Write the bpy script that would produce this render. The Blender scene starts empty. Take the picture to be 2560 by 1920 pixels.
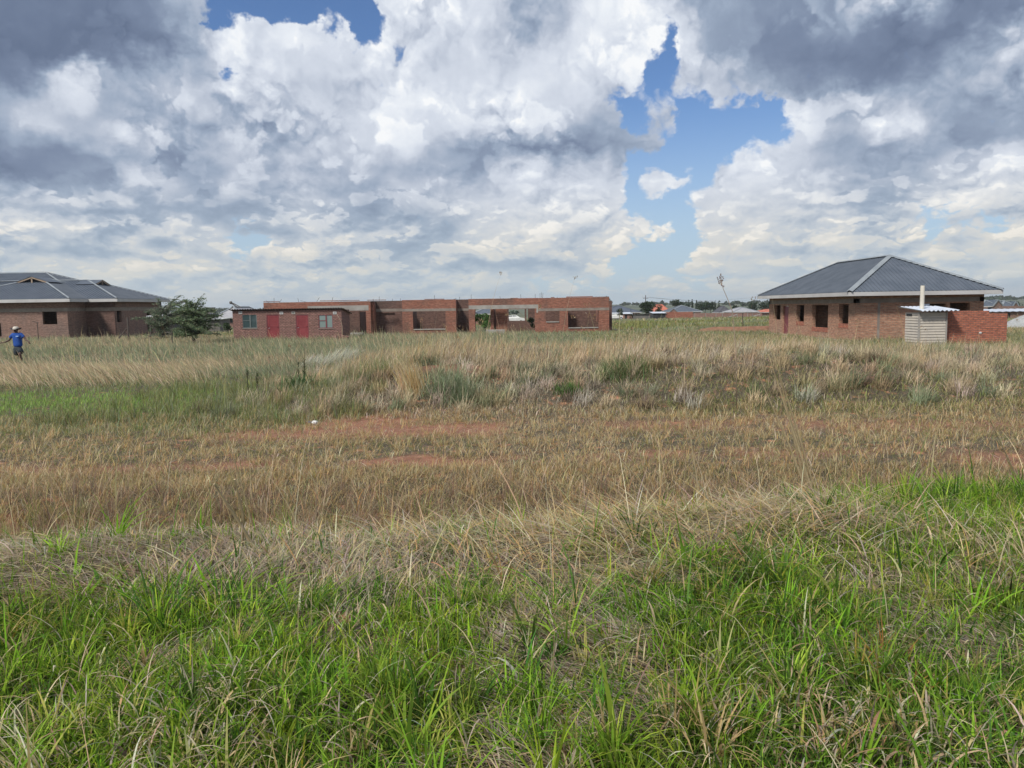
import bpy, bmesh, math, random
import numpy as np
from mathutils import Vector, Matrix, Euler

R = math.radians
scene = bpy.context.scene
COL = scene.collection

# ------------------------------------------------------------------ camera
CAM_POS = Vector((0.0, 0.0, 2.2))
PITCH = math.atan((960 - 767) / 1920)
cam_data = bpy.data.cameras.new("camera")
cam_data.sensor_width = 36.0
cam_data.lens = 27.0
cam_data.clip_start = 0.05
cam_data.clip_end = 20000.0
cam = bpy.data.objects.new("camera", cam_data)
CAM_M = Matrix.Translation(CAM_POS) @ Matrix.Rotation(R(90) - PITCH, 4, 'X') @ Matrix.Rotation(-0.0150, 4, 'Z')
cam.matrix_world = CAM_M
COL.objects.link(cam)
scene.camera = cam
ROT = CAM_M.to_3x3()


def ray(px, py):
    """direction (world) of a point measured in the 2560x1920 photograph"""
    return (ROT @ Vector(((px - 1280) / 1920, (960 - py) / 1920, -1.0))).normalized()


def at(px, py, Y):
    """point of the place seen at px,py that stands Y metres in front"""
    d = ray(px, py)
    return CAM_POS + d * (Y / d.y)


# ------------------------------------------------------------------ world
SUN_EL, SUN_AZ = R(50), R(222)          # azimuth clockwise from +Y
world = bpy.data.worlds.new("World")
scene.world = world
world.use_nodes = True
T1 = """1111111222344...
111111112233.,.8
0000000011122789
1111100112233589
11245665677544.7
1135764545665485
4444664544455575
3577654445444555
3334446636554555
2222223334333665
1111112222222244
1133343366433354
6655444644554343
8887874333343333
56555544335766..
44554445554666..
6677665666777666
6666666776776676
6666666665555555""".split()
T2 = """....,..999777887
9998.7,.99778777
999988,,,9777877
98888887,9777887
8877777.99887887
6,77776799978998
5567666899889999
5555568999889998
5556568887667643
6545667776542122
5565665556544335
4677554555566668
3464333345467667
3364553344445667
5565666545444768
.566655433345676
5666655544665444
7755565576666665
5555555555555555""".split()
T3 = """5556998888643343
555999888,843332
556999788.853332
787988787.843332
68888779..777753
8788765777766544
986666..,,,.,.,,
5685446.,4......
3333333444.....6
111112233....6.8
6878884......588
8778877.899.6778
8877768.,..68787
87767789.9..7777
9787777778.78777
4765477,....8788
444546....,87767
5,67,7.6,76,5555
,,,,,,,,,,,,,,,,""".split()
T4 = """3333445655321112
2233322211211116
2222221111111346
2211111111235566
2222221123555665
3333222455555555
.885566554454454
.887558885533333
.786558676323344
8775444333432366
8766654433467786
7676442224588787
7756544478876655
686675446,.....7
7655664467.67..8
4448843665856678
6666555555766666
6555555555665765
5555555555555555""".split()
art = [a + b + c + d for a, b, c, d in zip(T1, T2, T3, T4)]
NR, NC = len(art), 64
cov = np.zeros((NR, NC)); shd = np.full((NR, NC), np.nan)
for r in range(NR):
    assert len(art[r]) == 64, (r, len(art[r]))
    for c, ch in enumerate(art[r]):
        if ch == '.': cov[r, c] = 0.0 if r < 13 or 36 <= c < 44 else 0.26
        elif ch == ',': cov[r, c] = 0.42; shd[r, c] = 0.72
        else: cov[r, c] = 1.0; shd[r, c] = int(ch) / 9
for _ in range(12):                     # carry the shade of the clouds out over the blue cells
    nan = np.isnan(shd)
    if not nan.any(): break
    pad = np.pad(shd, 1, constant_values=np.nan)
    st = np.stack([pad[1 + dy:1 + dy + NR, 1 + dx:1 + dx + NC] for dy in (-1, 0, 1) for dx in (-1, 0, 1)])
    with np.errstate(all='ignore'):
        m = np.nanmean(st, axis=0)
    shd[nan] = m[nan]
# resample onto azimuth / elevation of the sky
AZ0, AZ1, EL0, EL1, NA, NE = -0.62, 0.62, 0.0, 0.40, 63, 17
RI = ROT.transposed()


def grid_sample(A, fx, fy):
    fx = min(max(fx, 0), NC - 1.001); fy = min(max(fy, 0), NR - 1.001)
    ix, iy = int(fx), int(fy); tx, ty = fx - ix, fy - iy
    return ((A[iy, ix] * (1 - tx) + A[iy, ix + 1] * tx) * (1 - ty) + (A[iy + 1, ix] * (1 - tx) + A[iy + 1, ix + 1] * tx) * ty)


tabC = np.zeros((NE, NA)); tabS = np.zeros((NE, NA))
for i in range(NE):
    el = math.tan(EL0 + (EL1 - EL0) * i / (NE - 1))
    for j in range(NA):
        az = AZ0 + (AZ1 - AZ0) * j / (NA - 1)
        d = RI @ Vector((math.sin(az), math.cos(az), el))
        px, py = 1280 - 1920 * d.x / d.z, 960 + 1920 * d.y / d.z
        tabC[i, j] = grid_sample(cov, px / 40 - 0.5, py / 40 - 0.5)
        tabS[i, j] = grid_sample(shd, px / 40 - 0.5, py / 40 - 0.5)


class NB:
    """small node-tree builder"""
    def __init__(self, tree): self.t = tree; self.n = tree.nodes; self.l = tree.links
    def new(self, typ, **kw):
        n = self.n.new(typ)
        for k, v in kw.items(): setattr(n, k, v)
        return n
    def put(self, sock, v):
        if isinstance(v, bpy.types.NodeSocket): self.l.new(v, sock)
        elif v is not None: sock.default_value = v
    def m(self, op, a, b=None, c=None, clamp=False):
        n = self.new("ShaderNodeMath", operation=op, use_clamp=clamp)
        self.put(n.inputs[0], a)
        if b is not None: self.put(n.inputs[1], b)
        if c is not None: self.put(n.inputs[2], c)
        return n.outputs[0]
    def v(self, op, a, b=None, s=None):
        n = self.new("ShaderNodeVectorMath", operation=op)
        self.put(n.inputs[0], a)
        if b is not None: self.put(n.inputs[1], b)
        if s is not None: self.put(n.inputs["Scale"], s)
        return n.outputs["Value"] if op in ('LENGTH', 'DOT_PRODUCT', 'DISTANCE') else n.outputs["Vector"]
    def xyz(self, x, y, z=0.0):
        n = self.new("ShaderNodeCombineXYZ")
        self.put(n.inputs[0], x); self.put(n.inputs[1], y); self.put(n.inputs[2], z)
        return n.outputs[0]
    def sep(self, v):
        n = self.new("ShaderNodeSeparateXYZ"); self.put(n.inputs[0], v); return n.outputs
    def noise(self, vec, scale, detail=2.0, rough=0.5, out="Fac", dim='3D', dist=0.0):
        n = self.new("ShaderNodeTexNoise", noise_dimensions=dim)
        if vec is not None: self.put(n.inputs["Vector"], vec)
        n.inputs["Scale"].default_value = scale; n.inputs["Detail"].default_value = detail
        n.inputs["Roughness"].default_value = rough; n.inputs["Distortion"].default_value = dist
        return n.outputs[out]
    def ramp(self, fac, stops, interp='LINEAR'):
        n = self.new("ShaderNodeValToRGB"); cr = n.color_ramp; cr.interpolation = interp
        while len(cr.elements) < len(stops): cr.elements.new(0.5)
        for e, (p, c) in zip(cr.elements, stops):
            e.position = p
        for k, (p, c) in enumerate(stops):
            cr.elements[k].position = p
            cr.elements[k].color = c if len(c) == 4 else (*c, 1)
        self.put(n.inputs[0], fac)
        return n.outputs[0]
    def mix(self, f, a, b, blend='MIX'):
        n = self.new("ShaderNodeMix", data_type='RGBA', blend_type=blend)
        self.put(n.inputs[0], f); self.put(n.inputs[6], a); self.put(n.inputs[7], b)
        return n.outputs[2]
    def smooth(self, x, a, b):
        n = self.new("ShaderNodeMapRange", interpolation_type='SMOOTHSTEP')
        self.put(n.inputs[0], x); n.inputs[1].default_value = a; n.inputs[2].default_value = b
        return n.outputs[0]


def srgb(r, g, b):
    f = lambda c: (c / 255 / 12.92) if c / 255 <= 0.04045 else ((c / 255 + 0.055) / 1.055) ** 2.4
    return (f(r), f(g), f(b), 1.0)


def build_cloud_map():
    """where clouds stand in the sky: coverage (x) and brightness (y) by azimuth u and elevation v"""
    g = bpy.data.node_groups.new("cloud_map", 'ShaderNodeTree')
    N = NB(g)
    ramps = [[N.ramp(None, [(k / 31, (tabC[i, j0 + k], tabS[i, j0 + k], 0, 1)) for k in range(32)]) for j0 in (0, 31)] for i in range(NE)]
    g.interface.new_socket("u", in_out='INPUT', socket_type='NodeSocketFloat')
    g.interface.new_socket("v", in_out='INPUT', socket_type='NodeSocketFloat')
    g.interface.new_socket("map", in_out='OUTPUT', socket_type='NodeSocketVector')
    gi = N.new("NodeGroupInput"); go = N.new("NodeGroupOutput")
    u, vv = gi.outputs["u"], gi.outputs["v"]
    uL = N.m('MULTIPLY', u, 2.0, clamp=True)
    uR = N.m('MULTIPLY_ADD', u, 2.0, -1.0, clamp=True)
    half = N.m('GREATER_THAN', u, 0.5); nhalf = N.m('SUBTRACT', 1.0, half)
    acc = None
    for i in range(NE):
        a, b = ramps[i]
        N.put(a.node.inputs[0], uL); N.put(b.node.inputs[0], uR)
        w = N.m('SUBTRACT', 1.0, N.m('ABSOLUTE', N.m('SUBTRACT', vv, float(i))), clamp=True)
        s = N.v('ADD', N.v('SCALE', a, s=N.m('MULTIPLY', w, nhalf)), N.v('SCALE', b, s=N.m('MULTIPLY', w, half)))
        acc = s if acc is None else N.v('ADD', acc, s)
    g.links.new(acc, go.inputs["map"])
    return g


CLOUD_MAP = build_cloud_map()


def build_world():
    t = world.node_tree
    for n in list(t.nodes): t.nodes.remove(n)
    N = NB(t)
    STR = 0.10
    out = N.new("ShaderNodeOutputWorld"); bg = N.new("ShaderNodeBackground")
    bg.inputs["Strength"].default_value = STR
    t.links.new(bg.outputs[0], out.inputs[0])
    sky = N.new("ShaderNodeTexSky", sky_type='NISHITA')
    sky.sun_disc = False; sky.sun_elevation = SUN_EL; sky.sun_rotation = SUN_AZ
    sky.altitude = 1200; sky.air_density = 1.0; sky.dust_density = 0.6; sky.ozone_density = 2.0
    tc = N.new("ShaderNodeTexCoord")
    d = N.v('NORMALIZE', tc.outputs["Generated"])
    x, y, z = N.sep(d)
    az = N.m('ARCTAN2', x, y)
    el = N.m('ARCSINE', z)
    P = N.xyz(az, el, 0.0)
    # ragged edges: the look-up is pushed about by noise, finer near the horizon
    elc = N.m('MAXIMUM', el, 0.0)
    fine = N.smooth(elc, 0.20, 0.02)
    amp = N.m('MULTIPLY_ADD', elc, 0.10, 0.010)
    wv = N.noise(P, 22, 4, 0.6, out="Color")
    wv = N.v('SUBTRACT', wv, (0.5, 0.5, 0.5))
    wv2 = N.noise(N.v('MULTIPLY', P, (1, 1.9, 1)), 55, 3, 0.6, out="Color")
    wv2 = N.v('SUBTRACT', wv2, (0.5, 0.5, 0.5))
    q = N.v('ADD', P, N.v('SCALE', wv, s=N.m('MULTIPLY', amp, 1.7)))
    q = N.v('ADD', q, N.v('SCALE', wv2, s=0.016))
    qs = N.sep(q)
    span = AZ1 - AZ0
    u = N.m('PINGPONG', N.m('MULTIPLY', N.m('SUBTRACT', qs[0], AZ0), 1 / span), 1.0)
    vv = N.m('MULTIPLY', N.m('PINGPONG', N.m('MAXIMUM', qs[1], 0.0), EL1 - EL0), (NE - 1) / (EL1 - EL0))
    gn = N.new("ShaderNodeGroup", node_tree=CLOUD_MAP)
    N.put(gn.inputs["u"], u); N.put(gn.inputs["v"], vv)
    acc = gn.outputs["map"]
    C, S, _ = N.sep(acc)

    # billows: round bumps with sharp creases, in two sizes (large overhead, small near the horizon)
    def billow(p):
        tot = None
        for k, (sc, a) in enumerate(((8, .40), (17, .28), (37, .18), (80, .10), (165, .04))):
            n = N.noise(N.v('ADD', p, (k * 3.7, k * 1.3, 0)), sc, 0.0)
            r = N.m('ABSOLUTE', N.m('MULTIPLY_ADD', n, 2.0, -1.0))
            tot = N.m('MULTIPLY', r, a) if tot is None else N.m('MULTIPLY_ADD', r, a, tot)
        return tot
    ylog = N.m('MULTIPLY', N.m('LOGARITHM', N.m('ADD', elc, 0.16), math.e), 0.42)
    pw = N.xyz(az, ylog, 0.0)
    pb = N.v('ADD', pw, N.v('SCALE', wv, s=0.03))
    def both(off):
        hi = billow(N.v('ADD', pb, off))
        lo = None
        p2 = N.v('ADD', N.v('MULTIPLY', pb, (1.0, 1.15, 1.0)), tuple(k * 0.6 for k in off))
        for k, (sc, a_) in enumerate(((19, .44), (43, .31), (95, .17), (200, .08))):
            r_ = N.m('ABSOLUTE', N.m('MULTIPLY_ADD', N.noise(N.v('ADD', p2, (k * 2.1 + 5, k * 4.3, 0)), sc, 0.0), 2.0, -1.0))
            lo = N.m('MULTIPLY', r_, a_) if lo is None else N.m('MULTIPLY_ADD', r_, a_, lo)
        return N.m('ADD', N.m('MULTIPLY', hi, N.m('SUBTRACT', 1.0, lowz)), N.m('MULTIPLY', lo, lowz))
    lowz = N.smooth(elc, 0.21, 0.09)
    b0 = both((0.0, 0.0, 0.0))
    b1 = both((-0.006, 0.013, 0.0))
    fb = N.noise(pb, 14, 8, 0.62)
    # coverage
    edge = N.m('MULTIPLY_ADD', N.m('SUBTRACT', b0, 0.25), 1.3, C)
    edge = N.m('MULTIPLY_ADD', N.m('SUBTRACT', fb, 0.5), 0.9, edge)
    alpha = N.smooth(edge, 0.38, 0.68)
    # shade
    patch = N.smooth(N.noise(P, 7.5, 2, 0.5), 0.38, 0.62)
    lit = N.m('MULTIPLY', N.smooth(S, 0.15, 0.75), N.m('MULTIPLY_ADD', patch, 0.75, 0.25))
    relief = N.m('MULTIPLY', N.m('SUBTRACT', b0, b1), N.m('MULTIPLY_ADD', lit, 1.6, 0.10))
    relief = N.m('MULTIPLY', relief, N.m('MULTIPLY_ADD', lowz, -0.55, 0.9))
    # whole heads of cloud: bright crown, shaded foot
    pg = N.v('ADD', N.xyz(az, N.m('MULTIPLY', ylog, 0.9), 3.0), N.v('SCALE', wv, s=0.02))
    pgl = N.v('MULTIPLY', pg, (1.7, 2.3, 1.0))
    def heads(off, offl):
        a_ = N.noise(N.v('ADD', pg, off), 7.5, 3.0, 0.5); b_ = N.noise(N.v('ADD', pgl, offl), 9.0, 3.0, 0.5)
        return N.m('ADD', N.m('MULTIPLY', a_, N.m('SUBTRACT', 1.0, lowz)), N.m('MULTIPLY', b_, lowz))
    h0 = heads((0, 0, 0), (0, 0, 0))
    crown = N.m('SUBTRACT', h0, heads((-0.008, 0.034, 0), (-0.01, 0.045, 0)))
    S = N.m('ADD', N.m('MULTIPLY_ADD', S, 0.98, -0.02), N.m('MULTIPLY', lowz, 0.06))
    sh = N.m('ADD', S, relief)
    sh = N.m('MULTIPLY_ADD', crown, N.m('MULTIPLY_ADD', N.smooth(S, 0.1, 0.6), 0.85, 0.12), sh)
    sh = N.m('MULTIPLY_ADD', N.m('SUBTRACT', b0, 0.24), N.m('MULTIPLY_ADD', lit, 0.5, 0.10), sh)
    sh = N.m('MULTIPLY_ADD', N.m('SUBTRACT', fb, 0.5), N.m('MULTIPLY_ADD', lit, 0.25, 0.14), sh)
    # nearer heads stand in front of farther cloud with crisp, cauliflower upper edges
    topside = N.smooth(crown, -0.06, 0.07)
    for off, thr, k_ in ((0.0, 0.50, 0.16), (7.3, 0.47, 0.12)):
        hh = h0 if off == 0.0 else heads((off, 2.0, off), (off, 1.0, off))
        e_ = N.m('MULTIPLY_ADD', N.m('SUBTRACT', b0, 0.24), 0.42, hh)
        mk = N.m('MULTIPLY', N.smooth(e_, thr, thr + 0.035), N.smooth(e_, thr + 0.22, thr + .02))
        sh = N.m('MULTIPLY_ADD', N.m('MULTIPLY', N.m('MULTIPLY', mk, topside), N.smooth(S, 0.12, 0.5)), k_, sh)
        sh = N.m('MULTIPLY_ADD', N.m('MULTIPLY', N.m('SUBTRACT', 1.0, N.smooth(e_, thr, thr + 0.02)), N.smooth(e_, thr - 0.14, thr)), N.m('MULTIPLY', topside, -0.04), sh)
    rim = N.smooth(edge, 0.95, 0.55)
    sh = N.m('MULTIPLY_ADD', N.m('MULTIPLY', rim, lit), 0.12, sh)
    # highlights roll off instead of clipping
    hi_ = N.m('MAXIMUM', N.m('SUBTRACT', sh, 0.72), 0.0)
    sh = N.m('SUBTRACT', sh, N.m('MULTIPLY', hi_, 0.42), clamp=True)
    ccol = N.ramp(sh, [(0.0, srgb(98, 113, 140)), (0.18, srgb(122, 137, 163)), (0.4, srgb(155, 170, 192)),
                       (0.6, srgb(188, 197, 213)), (0.8, srgb(216, 223, 235)), (0.93, srgb(236, 241, 248)), (1.0, srgb(250, 252, 254))])
    warm = N.ramp(sh, [(0.0, srgb(126, 148, 172)), (0.4, srgb(164, 181, 198)), (0.65, srgb(198, 206, 212)),
                       (0.85, srgb(222, 220, 212)), (1.0, srgb(244, 238, 226))])
    ccol = N.mix(N.smooth(elc, 0.17, 0.04), ccol, warm)
    ccol = N.v('SCALE', ccol, s=1 / STR)
    # blue
    blue = N.v('MULTIPLY', sky.outputs[0], (0.80, 0.98, 1.20))
    hz = N.v('SCALE', srgb(184, 203, 216)[:3], s=1 / STR)
    blue = N.mix(N.m('MULTIPLY', N.m('POWER', N.smooth(elc, 0.30, 0.0), 1.3), 0.92), blue, hz)
    # clouds pale into the air at the horizon
    al = N.m('MULTIPLY', alpha, N.m('MULTIPLY_ADD', N.smooth(elc, 0.0, 0.07), 0.5, 0.5))
    colr = N.mix(al, blue, ccol)
    t.links.new(colr, bg.inputs["Color"])
    world.cycles.sampling_method = 'NONE'


build_world()

# ------------------------------------------------------------------ sun
sun_data = bpy.data.lights.new("sun", 'SUN')
sun_data.energy = 4.2
sun_data.angle = R(9)
sun_data.color = (1.0, 0.95, 0.88)
sun = bpy.data.objects.new("sun", sun_data)
sd = Vector((math.sin(SUN_AZ) * math.cos(SUN_EL), math.cos(SUN_AZ) * math.cos(SUN_EL), math.sin(SUN_EL)))
sun.rotation_euler = sd.to_track_quat('Z', 'Y').to_euler()
sun.location = sd * 50
COL.objects.link(sun)

# ------------------------------------------------------------------ exposure / render
scene.view_settings.view_transform = 'Standard'
scene.view_settings.look = 'None'
scene.view_settings.exposure = 0.0
scene.view_settings.gamma = 1.0
scene.render.engine = 'CYCLES'
scene.cycles.max_bounces = 5
scene.cycles.diffuse_bounces = 3
scene.cycles.glossy_bounces = 2
scene.cycles.transmission_bounces = 3
scene.cycles.transparent_max_bounces = 8
scene.cycles.volume_bounces = 0
scene.cycles.use_denoising = True
scene.cycles.denoising_prefilter = 'ACCURATE'

# ------------------------------------------------------------------ mesh helpers
rng = np.random.default_rng(7)
rnd = random.Random(11)


def wloc(o):
    """place of an object in the scene (only translations are used above parts)"""
    v = Vector((0, 0, 0))
    while o is not None: v += o.location; o = o.parent
    return v


class MB:
    """collects shapes for ONE mesh object"""
    def __init__(self): self.v = []; self.f = []
    def add(self, vs, fs):
        o = len(self.v)
        self.v += [tuple(p) for p in vs]
        self.f += [tuple(o + i for i in f) for f in fs]
        return self
    def box(self, x0, x1, y0, y1, z0, z1, M=None):
        vs = [Vector((x, y, z)) for z in (z0, z1) for x, y in ((x0, y0), (x1, y0), (x1, y1), (x0, y1))]
        if M is not None: vs = [M @ p for p in vs]
        return self.add(vs, [(3, 2, 1, 0), (4, 5, 6, 7), (0, 1, 5, 4), (1, 2, 6, 5), (2, 3, 7, 6), (3, 0, 4, 7)])
    def bar(self, a, b, w, h=None, up=(0, 0, 1)):
        """rectangular bar from a to b"""
        a, b = Vector(a), Vector(b); h = h or w
        d = (b - a).normalized(); up = Vector(up)
        if abs(d.dot(up)) > 0.98: up = Vector((0, 1, 0))
        s = d.cross(up).normalized() * w / 2; t = s.normalized().cross(d).normalized() * h / 2
        vs = [p + i * s + j * t for p in (a, b) for i, j in ((-1, -1), (1, -1), (1, 1), (-1, 1))]
        return self.add(vs, [(3, 2, 1, 0), (4, 5, 6, 7), (0, 1, 5, 4), (1, 2, 6, 5), (2, 3, 7, 6), (3, 0, 4, 7)])
    def tube(self, pts, radii, n=8, cap=True):
        pts = [Vector(p) for p in pts]; vs = []; fs = []
        ref = Vector((0.3, 0.9, 0.1)).normalized()
        for i, p in enumerate(pts):
            d = (pts[min(i + 1, len(pts) - 1)] - pts[max(i - 1, 0)]).normalized()
            r0 = ref if abs(d.dot(ref)) < 0.95 else Vector((1, 0, 0))
            a = d.cross(r0).normalized(); b = d.cross(a).normalized()
            for k in range(n):
                t = 2 * math.pi * k / n
                vs.append(p + (a * math.cos(t) + b * math.sin(t)) * radii[i])
        for i in range(len(pts) - 1):
            for k in range(n):
                fs.append((i * n + k, i * n + (k + 1) % n, (i + 1) * n + (k + 1) % n, (i + 1) * n + k))
        if cap:
            fs.append(tuple(range(n - 1, -1, -1))); fs.append(tuple((len(pts) - 1) * n + k for k in range(n)))
        return self.add(vs, fs)
    def lathe(self, prof, n=24, c=(0, 0, 0), sx=1, sy=1):
        vs = []; fs = []
        for r, z in prof:
            for k in range(n):
                t = 2 * math.pi * k / n
                vs.append((c[0] + r * math.cos(t) * sx, c[1] + r * math.sin(t) * sy, c[2] + z))
        for i in range(len(prof) - 1):
            for k in range(n):
                fs.append((i * n + k, i * n + (k + 1) % n, (i + 1) * n + (k + 1) % n, (i + 1) * n + k))
        return self.add(vs, fs)
    def build(self, name, mat=None, parent=None, smooth=False):
        me = bpy.data.meshes.new(name)
        me.from_pydata(self.v, [], self.f); me.update()
        if smooth: me.polygons.foreach_set("use_smooth", [True] * len(me.polygons))
        o = bpy.data.objects.new(name, me)
        if mat is not None: me.materials.append(mat)
        COL.objects.link(o)
        if parent is not None:
            o.parent = parent
            me.transform(Matrix.Translation(-wloc(parent)))
        return o


def tag(o, label=None, cat=None, group=None, kind=None):
    if label: o["label"] = label
    if cat: o["category"] = cat
    if group: o["group"] = group
    if kind: o["kind"] = kind
    return o


def thing(name, loc, label, cat, group=None):
    o = bpy.data.objects.new(name, None); o.location = loc; o.empty_display_size = 0.2
    COL.objects.link(o)
    return tag(o, label, cat, group)


def wall(mb, a, b, z0, z1, th, holes=()):
    """upright wall from a to b (plan), thickness th to the left of a->b; holes (s0,s1,z0,z1) are real openings"""
    a = Vector((a[0], a[1], 0)); b = Vector((b[0], b[1], 0)); L = (b - a).length
    d = (b - a).normalized(); nrm = Vector((-d.y, d.x, 0))
    S = sorted({0.0, L, *[min(max(h[0], 0), L) for h in holes], *[min(max(h[1], 0), L) for h in holes]})
    Z = sorted({z0, z1, *[min(max(h[2], z0), z1) for h in holes], *[min(max(h[3], z0), z1) for h in holes]})
    ns, nz = len(S) - 1, len(Z) - 1
    def solid(i, j):
        if i < 0 or j < 0 or i >= ns or j >= nz: return False
        s, z = (S[i] + S[i + 1]) / 2, (Z[j] + Z[j + 1]) / 2
        return not any(h[0] < s < h[1] and h[2] < z < h[3] for h in holes)
    P = lambda s, k, z: a + d * s + nrm * (th * k) + Vector((0, 0, z))
    for i in range(ns):
        for j in range(nz):
            if not solid(i, j): continue
            s0, s1, za, zb = S[i], S[i + 1], Z[j], Z[j + 1]
            mb.add([P(s0, 0, za), P(s1, 0, za), P(s1, 0, zb), P(s0, 0, zb)], [(0, 1, 2, 3)])
            mb.add([P(s0, 1, za), P(s1, 1, za), P(s1, 1, zb), P(s0, 1, zb)], [(3, 2, 1, 0)])
            if not solid(i - 1, j): mb.add([P(s0, 0, za), P(s0, 0, zb), P(s0, 1, zb), P(s0, 1, za)], [(0, 1, 2, 3)])
            if not solid(i + 1, j): mb.add([P(s1, 0, za), P(s1, 0, zb), P(s1, 1, zb), P(s1, 1, za)], [(3, 2, 1, 0)])
            if not solid(i, j - 1): mb.add([P(s0, 0, za), P(s1, 0, za), P(s1, 1, za), P(s0, 1, za)], [(3, 2, 1, 0)])
            if not solid(i, j + 1): mb.add([P(s0, 0, zb), P(s1, 0, zb), P(s1, 1, zb), P(s0, 1, zb)], [(0, 1, 2, 3)])
    return mb


# ------------------------------------------------------------------ materials
def new_mat(name, rough=0.9):
    m = bpy.data.materials.new(name); m.use_nodes = True
    t = m.node_tree
    for n in list(t.nodes): t.nodes.remove(n)
    N = NB(t)
    out = N.new("ShaderNodeOutputMaterial"); b = N.new("ShaderNodeBsdfPrincipled")
    b.inputs["Roughness"].default_value = rough
    t.links.new(b.outputs[0], out.inputs[0])
    return m, N, b, out


def face_uv(N):
    """metres along the wall and up it, whichever way the wall faces"""
    g = N.new("ShaderNodeNewGeometry")
    n = N.sep(N.v('ABSOLUTE', g.outputs["True Normal"])); p = N.sep(g.outputs["Position"])
    side = N.m('GREATER_THAN', n[0], n[1])
    flat = N.m('GREATER_THAN', n[2], 0.7)
    u = N.m('ADD', N.m('MULTIPLY', p[0], N.m('SUBTRACT', 1.0, side)), N.m('MULTIPLY', p[1], side))
    v = N.m('ADD', N.m('MULTIPLY', p[2], N.m('SUBTRACT', 1.0, flat)), N.m('MULTIPLY', p[1], flat))
    return N.xyz(u, v, 0.0), g.outputs["Position"]


def brick_mat(name, c1, c2, mortar, bw=0.23, bh=0.085, ms=0.012, stain=0.35, stain_col=(0.16, 0.12, 0.10, 1)):
    m, N, b, out = new_mat(name)
    uv, pos = face_uv(N)
    warp = N.v('SCALE', N.v('SUBTRACT', N.noise(pos, 3.0, 3, 0.6, out="Color"), (0.5, 0.5, 0.5)), s=0.05)
    bt = N.new("ShaderNodeTexBrick")
    N.put(bt.inputs["Vector"], N.v('ADD', uv, warp))
    bt.inputs["Color1"].default_value = c1; bt.inputs["Color2"].default_value = c2; bt.inputs["Mortar"].default_value = mortar
    bt.inputs["Scale"].default_value = 1.0; bt.inputs["Mortar Size"].default_value = ms
    bt.inputs["Brick Width"].default_value = bw; bt.inputs["Row Height"].default_value = bh
    bt.inputs["Bias"].default_value = 0.0; bt.inputs["Mortar Smooth"].default_value = 0.2
    # uneven burning of the bricks, courses and damp patches
    row = N.noise(N.v('MULTIPLY', uv, (0.9, 9.0, 1)), 1.0, 4, 0.7)
    big = N.noise(pos, 0.55, 5, 0.62)
    fine = N.noise(N.v('MULTIPLY', uv, (4.5, 11.5, 1)), 1.0, 2, 0.6)
    col = N.mix(N.smooth(big, 0.45, 0.72), bt.outputs["Color"], stain_col)
    col = N.mix(stain, bt.outputs["Color"], col)
    k = N.m('MULTIPLY_ADD', row, 0.9, 0.55)
    k = N.m('MULTIPLY', k, N.m('MULTIPLY_ADD', fine, 1.5, 0.25))
    col = N.v('SCALE', col, s=k)
    N.put(b.inputs["Base Color"], col)
    bp = N.new("ShaderNodeBump"); bp.inputs["Strength"].default_value = 0.8; bp.inputs["Distance"].default_value = 0.02
    N.put(bp.inputs["Height"], N.m('ADD', N.m('SUBTRACT', 1.0, bt.outputs["Fac"]), N.m('MULTIPLY', fine, 0.6)))
    N.put(b.inputs["Normal"], bp.outputs[0])
    return m


def rough_mat(name, c1, c2, scale=3.0, rough=0.9, detail=5, metal=0.0, contrast=(0.35, 0.65), stretch=(1, 1, 1), bump=0.0, spec=0.5):
    m, N, b, out = new_mat(name, rough)
    g = N.new("ShaderNodeNewGeometry")
    n = N.noise(N.v('MULTIPLY', g.outputs["Position"], stretch), scale, detail, 0.6)
    col = N.mix(N.smooth(n, *contrast), c1, c2)
    N.put(b.inputs["Base Color"], col)
    b.inputs["Metallic"].default_value = metal
    b.inputs["Specular IOR Level"].default_value = spec
    if bump:
        bp = N.new("ShaderNodeBump"); bp.inputs["Strength"].default_value = 0.7; bp.inputs["Distance"].default_value = bump
        N.put(bp.inputs["Height"], n); N.put(b.inputs["Normal"], bp.outputs[0])
    return m


def C(r, g, b): return (r, g, b, 1.0)


M = {}
M['brick_house'] = brick_mat("brick_house", C(.34, .155, .095), C(.43, .225, .145), C(.31, .24, .175), stain=0.6, stain_col=C(.25, .185, .135))
M['brick_left'] = brick_mat("brick_left", C(.22, .115, .09), C(.28, .155, .12), C(.235, .185, .15), stain=0.6, stain_col=C(.15, .115, .10))
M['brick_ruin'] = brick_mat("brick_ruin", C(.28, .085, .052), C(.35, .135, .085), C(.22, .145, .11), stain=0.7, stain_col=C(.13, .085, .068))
M['brick_ruin_dark'] = brick_mat("brick_ruin_dark", C(.13, .06, .045), C(.18, .09, .07), C(.13, .10, .085), stain=0.7, stain_col=C(.075, .055, .048))  # darker copy of the ruin brick, shade of its interior put into the colour
M['brick_shed'] = brick_mat("brick_shed", C(.33, .17, .14), C(.28, .14, .115), C(.13, .08, .07), bh=0.095, ms=0.022, stain=0.4, stain_col=C(.24, .13, .10))
M['brick_red'] = brick_mat("brick_red", C(.46, .155, .085), C(.36, .115, .07), C(.20, .11, .085), bh=0.085, ms=0.014, stain=0.3, stain_col=C(.20, .075, .06))
M['brick_far'] = brick_mat("brick_far", C(.30, .12, .09), C(.36, .17, .13), C(.26, .20, .17), stain=0.5)
M['concrete'] = rough_mat("concrete", C(.27, .25, .225), C(.36, .34, .31), 2.2, contrast=(.3, .7), bump=.01)
M['concrete_brown'] = rough_mat("concrete_brown", C(.20, .165, .14), C(.28, .24, .205), 2.2, contrast=(.3, .7), bump=.01)
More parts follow.
